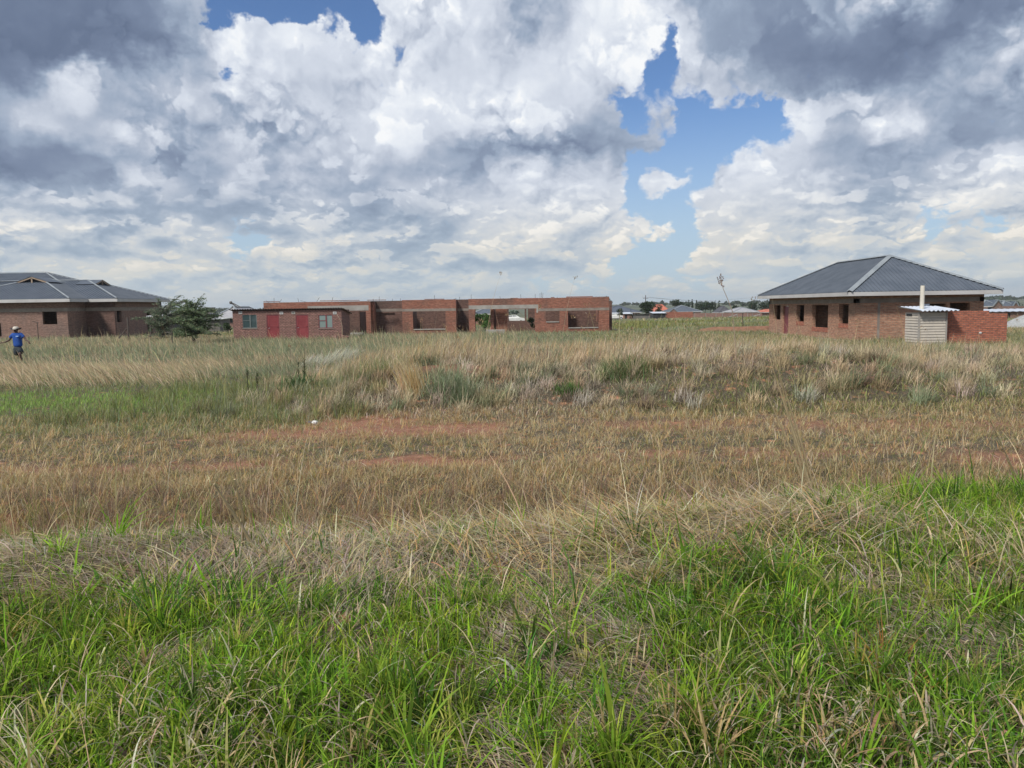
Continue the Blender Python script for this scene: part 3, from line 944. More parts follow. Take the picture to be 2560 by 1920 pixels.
# ---- D. grey and tan tussocks over the heap
def heap():
    P = []
    x, y = scatter(15.0, 31.0, 300, 1.5)
    k = (x > -7.5) & (rng.random(len(x)) < (1 - 0.7 * rut(x, y)) * (18.0 / np.maximum(y, 18.0))); x, y = x[k], y[k]
    k = rng.random(len(x)) < sstep(x, -7.5, -4.5); x, y = x[k], y[k]
    fr = (1 - sstep(y, 16.5, 19.5)) * sstep(x, 1.0, 4.0)                # olive foot of the heap, right
    gg = sstep(n3.fbm(x, y, 0.45), 0.50, 0.66)
    r = rng.random(len(x))
    cols = pick(TAN + THATCH, len(x))
    cols = np.where((r < 0.14 + 0.50 * gg)[:, None], pick(GREYGREEN + OLIVE[:1], len(x)), cols)
    cols = np.where((r < 0.8 * fr)[:, None], pick(OLIVE, len(x)), cols)
    P.append(lay(x, y, 0.17, 0.0115, cols, (0.95, 0.35), 2))
    # tussocks
    x, y = scatter(15.6, 31.0, 3.0, 1.5); k = (x > -7.0); x, y = x[k], y[k]
    tint = pick(TAN + TAN + TAN + THATCH + GREYGREEN[:3] + [(.17, .20, .11), (.19, .15, .11)], len(x), 0.13)
    nb = np.where(y < 22, 80, 44)
    kk = np.repeat(np.arange(len(x)), nb)
    a = rng.uniform(0, 2 * math.pi, len(kk)); rr = 0.20 * np.sqrt(rng.random(len(kk)))
    bx, by = x[kk] + rr * np.cos(a), y[kk] + rr * np.sin(a)
    P.append(lay(bx, by, 0.33, 0.0115, np.clip(tint[kk] * (1 + rng.normal(0, .15, (len(kk), 1))), .01, .7), (0.70, 0.32), 3, az=np.where(rng.random(len(kk)) < .5, a, rng.normal(.35, .7, len(kk))), tipdry=0.1))
    # taller upright dry grass on its back
    x, y = scatter(20.5, 34.0, 55, 1.5); k = (x > -6.0) & (x < 19); x, y = x[k], y[k]
    k = rng.random(len(x)) < (0.25 + 0.75 * (1 - sstep(x, 6.0, 9.0))) * sstep(n2.fbm(x, y, .35), .3, .5); x, y = x[k], y[k]
    P.append(lay(x, y, 0.44, 0.012, TAN + GOLD[:1], (0.45, 0.25), 3, tipdry=0, az=rng.normal(0.4, 1.0, len(x)), facing_cam=True))
    # grassy verge right of the heap
    x, y = scatter(26.0, 42.0, 46, 1.5); k = (x > 10.5); x, y = x[k], y[k]
    P.append(lay(x, y, 0.34, 0.017, OLIVE + GREYGREEN + TAN[:2], (0.6, 0.3), 2))
    return grass_object("heap_grass", P, "grey and tan grass tussocks covering the low heap of soil", M['grass_far'])


# ---- E. green grass to the left of the heap, and the tan patch behind it
def left_field():
    P = []
    x, y = scatter(12.8, 26.0, 330, 1.5); k = (x < -2.2); x, y = x[k], y[k]
    k = rng.random(len(x)) < (1 - sstep(x, -5.2, -2.4)) * sstep(y, 12.8, 14.4 + .0 * x) * (1 - 0.6 * rut(x, y)) * (17.0 / np.maximum(17, y)); x, y = x[k], y[k]
    bright = sstep(-x, 5.8, 8.5) * sstep(y, 15.6, 17.0) * (1 - sstep(y, 20.0, 22.0))
    r = rng.random(len(x))
    cols = np.where((r < 0.85 * bright)[:, None], pick([(.22, .36, .08), (.28, .42, .11)], len(x)), pick(OLIVE + GREYGREEN + [(.11, .18, .05)], len(x)))
    P.append(lay(x, y, 0.15, 0.0105, cols, (0.8, 0.35), 2))
    x, y = scatter(14.8, 22.0, 10, 1.5); k = (x < -2.8) & (x > -9.5); x, y = x[k], y[k]
    bx, by, a, kk = clump(x, y, 22, 0.10)
    P.append(lay(bx, by, 0.30, 0.009, GREYGREEN[:2] + OLIVE + [(.12, .20, .055)], (0.55, 0.3), 3, az=a))
    # tan plumes leaning with the wind
    x, y = scatter(22.5, 29.5, 170, 1.5); k = (x < -9.0); x, y = x[k], y[k]
    k = rng.random(len(x)) < sstep(-x, 9.0, 12.0) * (0.35 + 0.9 * sstep(n1.fbm(x, y, .3), .3, .5)); x, y = x[k], y[k]
    P.append(lay(x, y, 0.50, 0.014, [(.54, .43, .27), (.46, .37, .22), (.58, .48, .32)], (0.85, 0.22), 3, az=rng.normal(math.pi, 0.5, len(x)), tipdry=0, facing_cam=True))
    return grass_object("left_field_grass", P, "green grass with a bright patch and tan plumes to the left of the heap", M['grass_far'])


# ---- G. hazy grey green field round the houses
def mid_field():
    P = []
    x, y = scatter(25.0, 63.0, 150, 2.0, fall=0.0)
    k = rng.random(len(x)) < (30.0 / np.maximum(y, 30)) ** 1.1
    k &= ~((x > 18.3) & (x < 26.2) & (y > 41.8) & (y < 56.3)) & ~((x > 18.9) & (x < 20.1) & (y > 35.4) & (y < 37.1))
    k &= ~((x > -20.2) & (x < -11.9) & (y > 54.9) & (y < 57.6)) & (rng.random(len(x)) > 0.95 * soil_bank(x, y))
    k &= rng.random(len(x)) < np.where((y < 34) & (x > -7) & (x < 12), 0.25, 1.0)
    x, y = x[k], y[k]
    r = rng.random(len(x)); nn = n4.fbm(x, y, 0.12)
    cols = pick(GREYGREEN, len(x))
    cols = np.where((r < 0.10 + 0.45 * sstep(nn, .52, .68))[:, None], pick(TAN, len(x)), cols)
    cols = np.where((r > 0.7)[:, None] & (x > 5)[:, None], pick(OLIVE, len(x)), cols)
    hh = np.where(x < 2, 0.32, 0.24) * np.where((x < -14) & (y < 39), .55, 1.0) * np.where((abs(x + 23.1) < 2.2) & (y > 30) & (y < 36.8), .6, 1)
    az = np.where(x < 2, rng.normal(math.pi * .95, 0.9, len(x)), rng.uniform(0, 6.28, len(x)))
    P.append(lay(x, y, hh, 0.00052 * y, cols, (0.7, 0.3), 2, az=az, facing_cam=True, tipdry=0.2))
    x, y = scatter(28.0, 60.0, 4, 2.0); k = (x < 1) & (rng.random(len(x)) < .5) & ~((x > -20.2) & (x < -11.9) & (y > 54.9) & (y < 57.6)); x, y = x[k], y[k]
    P.append(lay(x, y, 0.70, 0.018, STRAW[:2] + TAN, (0.35, 0.25), 3, tipdry=0, az=rng.normal(math.pi, 1.0, len(x)), facing_cam=True))
    return grass_object("field_grass", P, "pale grey green grass of the field around the brick buildings", M['grass_far'])


def far_field():
    P = []
    x, y = scatter(62.0, 180.0, 6.0, 2.0)
    k = rng.random(len(x)) < (70.0 / y) ** 1.2
    k &= ~((x < -35.5) & (y > 66.5) & (y < 86)) & ~((x > -20.3) & (x < 9.5) & (y > 61.5) & (y < 73))
    x, y = x[k], y[k]
    cols = np.where((n3.fbm(x, y, .05) > .52)[:, None], pick(OLIVE, len(x)), pick(GREYGREEN + TAN[:1], len(x)))
    P.append(lay(x, y, 0.30, 0.0009 * y, cols, (0.5, 0.3), 2, facing_cam=True))
    return grass_object("distant_grass", P, "smooth green and straw coloured grass beyond the unfinished buildings", M['grass_far'])


# ---- tall stalks, too many to count, rising out of the heap and the ditch
def stalks():
    V = []; 
    x = []; y = []; h = []
    def put(px, py, Y, hh, n=1, sp=0.3):
        for _ in range(n):
            p = at(px, py, Y); x.append(p.x + rnd.gauss(0, sp)); y.append(Y + rnd.gauss(0, sp)); h.append(hh * rnd.uniform(.75, 1.15))
    for px in (1015, 1040, 1105, 1130, 1150, 1180, 1195, 1225, 1245, 1262, 1290, 1310, 1335, 1352, 1385, 1392, 1440, 1452, 1475, 1500, 1540, 1562, 1600, 1640, 1700, 1780, 1850, 1900, 1960, 2040, 2100):
        put(px, 860, rnd.uniform(21, 27), rnd.uniform(.9, 1.5), 2, 0.35)
    for px in (330, 410, 470, 620, 690, 720, 2200, 2330, 2400, 2470, 2540):
        put(px, 880, rnd.uniform(24, 33), rnd.uniform(.7, 1.1), 2, 0.5)
    x = np.array(x); y = np.array(y); h = np.array(h); n = len(x)
    parts = [lay(x, y, h, 0.016, STRAW[:3] + TAN + BROWN[:1], (0.22, 0.18), 4, tipdry=0, az=rng.choice([0.3, 3.0], n) + rng.normal(0, .6, n), facing_cam=True)]
    # seed heads
    top = parts[0][0].reshape(n, 5, 2, 3)[:, -1].mean(1)
    k = rng.random(n) < 0.6; top = top[k]
    bx = np.repeat(top, 9, 0) + rng.normal(0, 0.035, (9 * len(top), 3))
    parts.append(blades(1, bx, np.full(len(bx), 0.06), rng.uniform(0, 6.28, len(bx)), rng.uniform(0, 1.5, len(bx)), np.full(len(bx), 0.03), pick(BROWN + TAN[:1], len(bx)), 0, 0.2, rng.normal(0, .7, len(bx)), 0.5))
    # tall bent stems in the ditch and on the bank
    x, y = scatter(6.0, 9.5, 4.0, 1.0)
    parts.append(lay(x, y, 0.62, 0.0060, STRAW, (0.35, 0.22), 6, tipdry=0, facing_cam=True, droop=0.8))
    x, y = scatter(4.2, 5.6, 1.2, 1.0)
    parts.append(lay(x, y, 0.60, 0.0048, STRAW, (0.75, 0.3), 6, tipdry=0, facing_cam=True, droop=0.5))
    return grass_object("tall_dry_stalks", parts, "thin dry seed stalks rising above the grass of the heap and ditch", M['grass_far'], 'stalks')


near_bank(); ditch(); track(); heap(); left_field(); mid_field(); far_field(); stalks()

# ------------------------------------------------------------------ roofs
def clip_plane_poly(poly, s):
    """t-range of a convex polygon (s,t) at given s"""
    ts = []
    n = len(poly)
    for i in range(n):
        (s0, t0), (s1, t1) = poly[i], poly[(i + 1) % n]
        if (s0 - s) * (s1 - s) <= 0 and abs(s1 - s0) > 1e-6:
            ts.append(t0 + (t1 - t0) * (s - s0) / (s1 - s0))
    return (min(ts), max(ts)) if len(ts) >= 2 else None


def ribbed_face(mb, pts, step=0.24, rw=0.06, rh=0.035, th=0.02):
    """one sloping roof sheet (convex, first edge = eave) with upstanding ribs running up the slope"""
    P = [Vector(p) for p in pts]
    e = (P[1] - P[0]).normalized(); nrm = e.cross(P[-1] - P[0]).normalized()
    if nrm.z < 0: nrm = -nrm
    up = nrm.cross(e).normalized()
    if up.z < 0: up = -up
    poly = [((p - P[0]).dot(e), (p - P[0]).dot(up)) for p in P]
    mb.add(P, [tuple(range(len(P)))])
    mb.add([p - nrm * th for p in P], [tuple(range(len(P) - 1, -1, -1))])
    s0, s1 = min(p[0] for p in poly), max(p[0] for p in poly)
    s = s0 + step / 2
    while s < s1:
        r = clip_plane_poly(poly, s)
        if r and r[1] - r[0] > 0.15:
            a = P[0] + e * s + up * (r[0]) + nrm * 0.001; b = P[0] + e * s + up * (r[1] - 0.05) + nrm * 0.001
            h = e * rw / 2; k = nrm * rh; q = e * rw * 0.25
            mb.add([a - h, a + h, a + q + k, a - q + k, b - h, b + h, b + q + k, b - q + k],
                   [(0, 1, 2, 3), (1, 5, 6, 2), (3, 2, 6, 7), (0, 3, 7, 4)])
        s += step


def cap(mb, a, b, w=0.16, h=0.03):
    """ridge capping: a bent strip along a ridge or hip"""
    a, b = Vector(a), Vector(b); d = (b - a).normalized(); s = d.cross(Vector((0, 0, 1))).normalized(); u = s.cross(d)
    v = []
    for p in (a, b):
        v += [p - s * w - u * (w * .30) + u * 0.075, p + u * 0.10, p + s * w - u * (w * .30) + u * 0.075]
    mb.add(v, [(0, 1, 4, 3), (1, 2, 5, 4)])


def hip_corners(x0, x1, y0, y1, ze, slope):
    w, d = x1 - x0, y1 - y0; h = min(w, d) / 2; zr = ze + h * slope
    E = [Vector((x0, y0, ze)), Vector((x1, y0, ze)), Vector((x1, y1, ze)), Vector((x0, y1, ze))]
    if w >= d: Rg = [Vector((x0 + h, (y0 + y1) / 2, zr)), Vector((x1 - h, (y0 + y1) / 2, zr))]
    else: Rg = [Vector(((x0 + x1) / 2, y0 + h, zr)), Vector(((x0 + x1) / 2, y1 - h, zr))]
    return E, Rg


def hip_roof(mb, mc, x0, x1, y0, y1, ze, slope, step=0.24, capw=0.16, ribs=True):
    E, Rg = hip_corners(x0, x1, y0, y1, ze, slope)
    if x1 - x0 >= y1 - y0:
        faces = [(E[0], E[1], Rg[1], Rg[0]), (E[1], E[2], Rg[1]), (E[2], E[3], Rg[0], Rg[1]), (E[3], E[0], Rg[0])]
        hips = [(E[0], Rg[0]), (E[1], Rg[1]), (E[2], Rg[1]), (E[3], Rg[0])]
    else:
        faces = [(E[0], E[1], Rg[0]), (E[1], E[2], Rg[1], Rg[0]), (E[2], E[3], Rg[1]), (E[3], E[0], Rg[0], Rg[1])]
        hips = [(E[0], Rg[0]), (E[1], Rg[0]), (E[2], Rg[1]), (E[3], Rg[1])]
    for f in faces:
        if ribs: ribbed_face(mb, f, step)
        else: mb.add(f, [tuple(range(len(f)))])
    if mc is not None:
        for a, b in hips: cap(mc, a, b, capw)
        cap(mc, Rg[0], Rg[1], capw)
    return E, Rg


def fascia(mb, x0, x1, y0, y1, z, h=0.22, t=0.03):
    mb.box(x0, x1, y0 - t, y0, z - h, z - 0.01); mb.box(x0, x1, y1, y1 + t, z - h, z - 0.01)
    mb.box(x0 - t, x0, y0 - t, y1 + t, z - h, z - 0.01); mb.box(x1, x1 + t, y0 - t, y1 + t, z - h, z - 0.01)


def ring(mb, x0, x1, y0, y1, z0, z1, t=0.24, e=0.006):
    """concrete ring beam round a rectangular building"""
    wall(mb, (x0 - e, y0 - e), (x1 + e, y0 - e), z0, z1, t); wall(mb, (x1 + e, y1 + e), (x0 - e, y1 + e), z0, z1, t)
    wall(mb, (x0 - e, y1 + e), (x0 - e, y0 - e), z0, z1, t); wall(mb, (x1 + e, y0 - e), (x1 + e, y1 + e), z0, z1, t)


def rect_walls(mb, x0, x1, y0, y1, z0, z1, t, front=(), back=(), left=(), right=()):
    """front/back holes are given in x, left/right holes in y; corners belong to the front and back walls"""
    wall(mb, (x0, y0), (x1, y0), z0, z1, t, [(a - x0, b - x0, c, d) for a, b, c, d in front])
    wall(mb, (x1, y1), (x0, y1), z0, z1, t, [(x1 - b, x1 - a, c, d) for a, b, c, d in back])
    wall(mb, (x0, y1 - t), (x0, y0 + t), z0, z1, t, [(y1 - t - b, y1 - t - a, c, d) for a, b, c, d in left])
    wall(mb, (x1, y0 + t), (x1, y1 - t), z0, z1, t, [(a - y0 - t, b - y0 - t, c, d) for a, b, c, d in right])


# ------------------------------------------------------------------ right: grey roofed brick house
def right_house():
    x0, x1, y0, y1 = 18.75, 25.75, 42.0, 56.0
    zt = 2.55
    r = thing("brick_house", (x0, y0, 0), "bare brick house with dark blue hipped roof standing behind the small concrete outhouse", "house")
    def yy(px): return x0 / math.tan(math.atan2(*(lambda d: (d.x, d.y))(ray(px, 790))))
    lh = []
    for (pa, pb, za, zb) in ((1934, 1951, 1.02, 2.03), (1957, 1971, 0.0, 1.98), (1991, 2010, .92, 2.03), (2030, 2070, .62, 2.03), (2097, 2121, .92, 2.06)):
        ya, yb = yy(pb), yy(pa)
        lh.append((ya, yb, za, zb))
    fr = []
    for (pa, pb, za, zb) in ((2310, 2366, .95, 2.02), (2375, 2425, .95, 2.05)):
        fr.append((at(pa, 760, y0).x, at(pb, 760, y0).x, za, zb))
    bk = [(22.9, 25.2, .8, 2.05), (19.6, 21.2, .9, 2.05)]
    w = MB(); rect_walls(w, x0, x1, y0, y1, 0, 2.12, 0.24, fr, bk, lh, [(47.0, 48.5, .9, 2.0)])
    rect_walls(w, x0, x1, y0, y1, 2.36, zt, 0.24)
    wall(w, (x0 + .24, 48.6), (21.6, 48.6), 0, 2.5, .12); wall(w, (22.0, 55.76), (22.0, 49.8), 0, 2.5, .12)
    wall(w, (x0 + .24, 52.4), (22.0, 52.4), 0, 2.5, .12)
    w.build("wall", M['brick_house'], r)
    b = MB(); ring(b, x0, x1, y0, y1, 2.12, 2.36)
    b.build("ring_beam", M['concrete_brown'], r)
    # mortar band down the front near the corner
    c = MB(); c.box(x0 + 1.22, x0 + 1.36, y0 - .004, y0, 0, 2.12); c.build("wall_joint", M['concrete_brown'], r)
    # door ajar in the left side
    d = MB(); ya, yb = lh[1][0], lh[1][1]
    d.box(x0 + .10, x0 + .14, ya + .02, yb - .02, 0.02, 1.95); d.build("door", M['frame_red'], r)
    # new bricks under two of the windows
    for k in (4, 2, 3):
        ya, yb, za, zb = lh[k]; p = MB(); p.box(x0 - .012, x0 + .2, ya + .002, yb - .002, za - .2, za + .05)
        p.build("window_sill", M['brick_red'], r)
    ex0, ex1, ey0, ey1, ze = 18.12, 26.35, 41.35, 56.7, 2.72
    rf = MB(); cp = MB()
    hip_roof(rf, cp, ex0, ex1, ey0, ey1, ze, 0.51, 0.23, 0.17)
    ro = rf.build("roof", M['roof_blue'], r)
    cp.build("ridge_cap", M['roof_cap'], ro)
    f = MB(); fascia(f, ex0 + .02, ex1 - .02, ey0 + .02, ey1 - .02, ze, .22); f.build("fascia", M['fascia'], r)
    y = y0 + .3
    while y < y1:                                             # rafter ends on the wall
        MB().box(ex0 + .05, x0 + .3, y, y + .05, zt, zt + .10).build("rafter", M['timber'], r); y += 1.2
    x = x0 + .6
    while x < x1:
        MB().box(x, x + .05, ey0 + .05, y0 + .3, zt + .002, zt + .10).build("rafter", M['timber'], r); x += 1.2
    # concrete floor slab under the rooms
    fl = MB(); fl.box(x0 - .3, x1 + .3, y0 - .3, y1 + .3, 0.0, 0.06); fl.build("floor_slab", M['concrete'], r)
    return r


def outhouse():
    y0, y1 = 35.6, 36.9
    xa = at(2298, 820, y0).x; xb = at(2366, 820, y0).x
    zg, zt = 0.0, at(2298, 781, y0).z
    r = thing("outhouse", (xa, y0, 0), "small outhouse of pale concrete panels with white corrugated roof and tall vent pipe", "outhouse")
    n = 13; ph = (zt - zg) / n
    w = MB()
    for i in range(n):
        z0 = zg + i * ph; z1 = z0 + ph - .014
        w.box(xa + .035, xb - .035, y0 + .02, y0 + .07, z0, z1)
        w.box(xa + .02, xa + .07, y0 + .071, y1, z0, z1 if i != n - 1 else z1)
        w.box(xb - .07, xb - .02, y0 + .071, y1, z0, z1)
        w.box(xa + .071, xb - .071, y1 - .05, y1, z0, z1)
        # bevelled lower lip of every panel
        w.add([(xa + .035, y0 + .019, z1), (xb - .035, y0 + .019, z1), (xb - .035, y0 - .002, z0), (xa + .035, y0 - .002, z0)], [(0, 3, 2, 1)])
        w.add([(xa + .019, y0 + .07, z1), (xa + .019, y1, z1), (xa - .002, y1, z0), (xa - .002, y0 + .07, z0)], [(0, 1, 2, 3)])
    w.build("concrete_panel", M['panel'], r)
    for x in (xa, xb):
        MB().box(x - .03, x + .03, y0 - .012, y0 + .06, zg, zt + .02).build("corner_post", M['concrete'], r)
    v = MB(); v.box(xa - .012, xa - .004, y1 - .62, y1 - .12, zt - .17, zt - .07); v.build("vent_slot", M['black'], r)
    # corrugated roof, fall to the front
    rf = MB(); X0, X1, Y0, Y1 = xa - .12, xb + .42, y0 - .3, y1 + .35
    nx = 60; vs = []; fs = []
    for j, (Y, Z) in enumerate(((Y0, zt + .07), (Y1, zt + .26))):
        for i in range(nx + 1):
            t = i / nx; vs.append((X0 + (X1 - X0) * t - (0.0 if j == 0 else .10), Y, Z + .028 * math.cos(t * 2 * math.pi * 9)))
    for i in range(nx): fs.append((i, i + 1, nx + 2 + i, nx + 1 + i))
    vs2 = [(a, b, c - .012) for a, b, c in vs]
    rf.add(vs, fs); rf.add(vs2, [tuple(reversed(f)) for f in fs])
    rf.build("roof", M['zinc'], r)
    pp = MB(); px = at(2305, 760, y0 + .45).x; zb = zt + .10; ztop = at(2305, 714, y0 + .45).z
    pp.tube([(px, y0 + .45, zb), (px, y0 + .45, ztop)], [.098, .094], 20, cap=False)
    pp.tube([(px, y0 + .45, ztop), (px, y0 + .45, ztop - .3)], [.088, .088], 20, cap=False)
    pp.build("vent_pipe", M['pipe'], r, smooth=True)
    # red brick wall built against it
    b0 = xb + .045; y = 36.0; b1 = at(2507, 820, y + .3).x
    z0t, z1t = at(2370, 778, y).z, at(2505, 783, y).z
    q = thing("brick_wall", (b0, y, 0), "roofless red brick wall beside the concrete outhouse, its top course uneven", "wall")
    mb = MB(); nst = 7; wS = (b1 - b0) / nst
    for i in range(nst):
        zt_ = [z0t, z0t - .02, z0t + .012, z0t - .01, z0t - .005, z1t + .01, z1t][i]
        s0 = b0 + i * wS
        mb.box(s0, s0 + wS, y, y + .23, 0, zt_)
    wall(mb, (b1, y + .231), (b1, y + 2.2), 0, z1t - .03, .22)
    mb.build("wall", M['brick_red'], q)
    st = MB(); a = at(2451, 832, y); st.lathe([(0.0, -.05), (.05, -.04), (.07, 0), (.05, .04), (0, .05)], 10, (a.x, y - .005, a.z), 1, .3)
    st.build("whitewashed_brick", M['rubble_white'], q)


# ------------------------------------------------------------------ left: long brick house with gablets
def gablet(mb, tb, apex, wdir, half, drop, out, depth):
    """small open gable: two rakes, a dark triangle and a king post. wdir across, out outward (unit vectors)"""
    A = Vector(apex); w = Vector(wdir); o = Vector(out)
    for s in (-1, 1):
        foot = A + w * half * s - Vector((0, 0, drop))
        tb.bar(A + o * .06, foot + o * .06, .05, .13)
        mb.add([A + o * .12 + Vector((0, 0, .08)), foot + o * .12 + Vector((0, 0, .08)) + w * s * .1, foot - o * depth + Vector((0, 0, .08)) + w * s * .1, A - o * depth + Vector((0, 0, .08))], [(0, 1, 2, 3)])
    tb.bar(A + o * .05 - Vector((0, 0, .12)), A + o * .05 - Vector((0, 0, drop)), .12, .06)


def left_house():
    r = thing("brick_house", (-42, 67, 0), "long brick house at left edge under blue grey roof with two gablets", "house")
    ze = at(100, 747.5, 66.4).z; sl = .345
    zt = ze - .14
    # walls: front wing, right wing, body
    zr0, zr1 = at(60, 780, 67).z, at(60, 771, 67).z
    w = MB(); b = MB(); dk = MB()
    wa, wb = at(106, 790, 67).x, at(142, 790, 67).x
    zs, zh = at(120, 811, 67).z, at(120, 779, 67).z
    T = .24
    wall(w, (-49.2, 67), (-38.5, 67), 0, zr0, T, [(wa + 49.2, wb + 49.2, zs, zh), (at(-30, 800, 67).x + 49.2, at(1, 800, 67).x + 49.2, .3, 1.45)])
    wall(w, (-38.5, 67 + T), (-38.5, 69.9), 0, zr0, T)
    wall(w, (-49.2, 67), (-38.5, 67), zr1, zt, T); wall(w, (-38.5, 67 + T), (-38.5, 69.9), zr1, zt, T)
    wall(b, (-49.2, 66.994), (-38.494, 66.994), zr0, zr1, T); wall(b, (-38.494, 66.994 + T), (-38.494, 69.9), zr0, zr1, T)
    wall(dk, (-38.74, 69.9), (-35.9, 69.9), 0, zr0, T); wall(dk, (-38.74, 69.9), (-35.9, 69.9), zr1, zt, T)
    wall(b, (-38.48, 69.894), (-35.894, 69.894), zr0, zr1, T)
    y_a = -35.9 / ((299.5 - 1280) / 1920) ; y_b = -35.9 / ((311.5 - 1280) / 1920)
    dy0 = -35.9 / ((374 - 1280) / 1920)
    wall(w, (-35.9, 69.9 + T), (-35.9, 79.4), 0, zr0, T, [(y_a - 69.9 - T, y_b - 69.9 - T, zs + .05, zh), (dy0 - 69.9 - T, dy0 - 69.9 - T + 1.0, 0, zh)])
    wall(w, (-35.9, 69.9 + T), (-35.9, 79.4), zr1, zt, T)
    wall(b, (-35.894, 69.894 + T), (-35.894, 79.4), zr0, zr1, T)
    wall(w, (-35.9, 79.4), (-60, 79.4), 0, zt, T)
    wall(w, (-47, 69.5), (-36.3, 72.5), 0, zt, .12)
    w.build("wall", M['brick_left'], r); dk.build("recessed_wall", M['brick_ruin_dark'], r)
    b.build("ring_beam", M['concrete_brown'], r)
    rf = MB(); cp = MB()
    hip_roof(rf, cp, -60, -38.2, 69.3, 85.5, ze + .01, sl, .30, .10)
    hip_roof(rf, cp, -49.7, -37.9, 66.4, 79.0, ze, sl, .30, .10)
    hip_roof(rf, cp, -56.0, -35.3, 69.32, 80.1, ze + .005, sl, .30, .10)
    hm = ze + 5.9 * sl
    tb = MB(); tc = MB()
    gablet(rf, tb, (-43.8, 71.0, ze + 4.6 * sl + .47), (1, 0, 0), 1.45, .5, (0, -1, 0), 2.2)
    gablet(rf, tc, (-39.4, 74.7, ze + 4.1 * sl + .42), (0, 1, 0), 1.3, .45, (1, 0, 0), 1.8)
    ro = rf.build("roof", M['roof_blue'], r); cp.build("ridge_cap", M['roof_cap'], ro)
    tb.build("gable_board", M['timber'], ro); tc.build("gable_board", M['timber'], ro)
    f = MB()
    h = .27; z = ze - .01; t = .03
    f.box(-49.7, -37.9, 66.37, 66.4, z - h, z); f.box(-37.9, -37.87, 66.37, 69.29, z - h, z)
    f.box(-37.87, -35.3, 69.29, 69.32, z - h, z); f.box(-35.3, -35.27, 69.29, 80.1, z - h, z)
    f.build("fascia", M['fascia'], r)
    for k in range(9): MB().box(-49 + k * 1.25, -48.95 + k * 1.25, 66.45, 67.3, zt, zt + .09).build("rafter", M['dark_timber'], r)
    for k in range(8): MB().box(-36.2, -35.35, 70.2 + k * 1.2, 70.25 + k * 1.2, zt, zt + .09).build("rafter", M['dark_timber'], r)


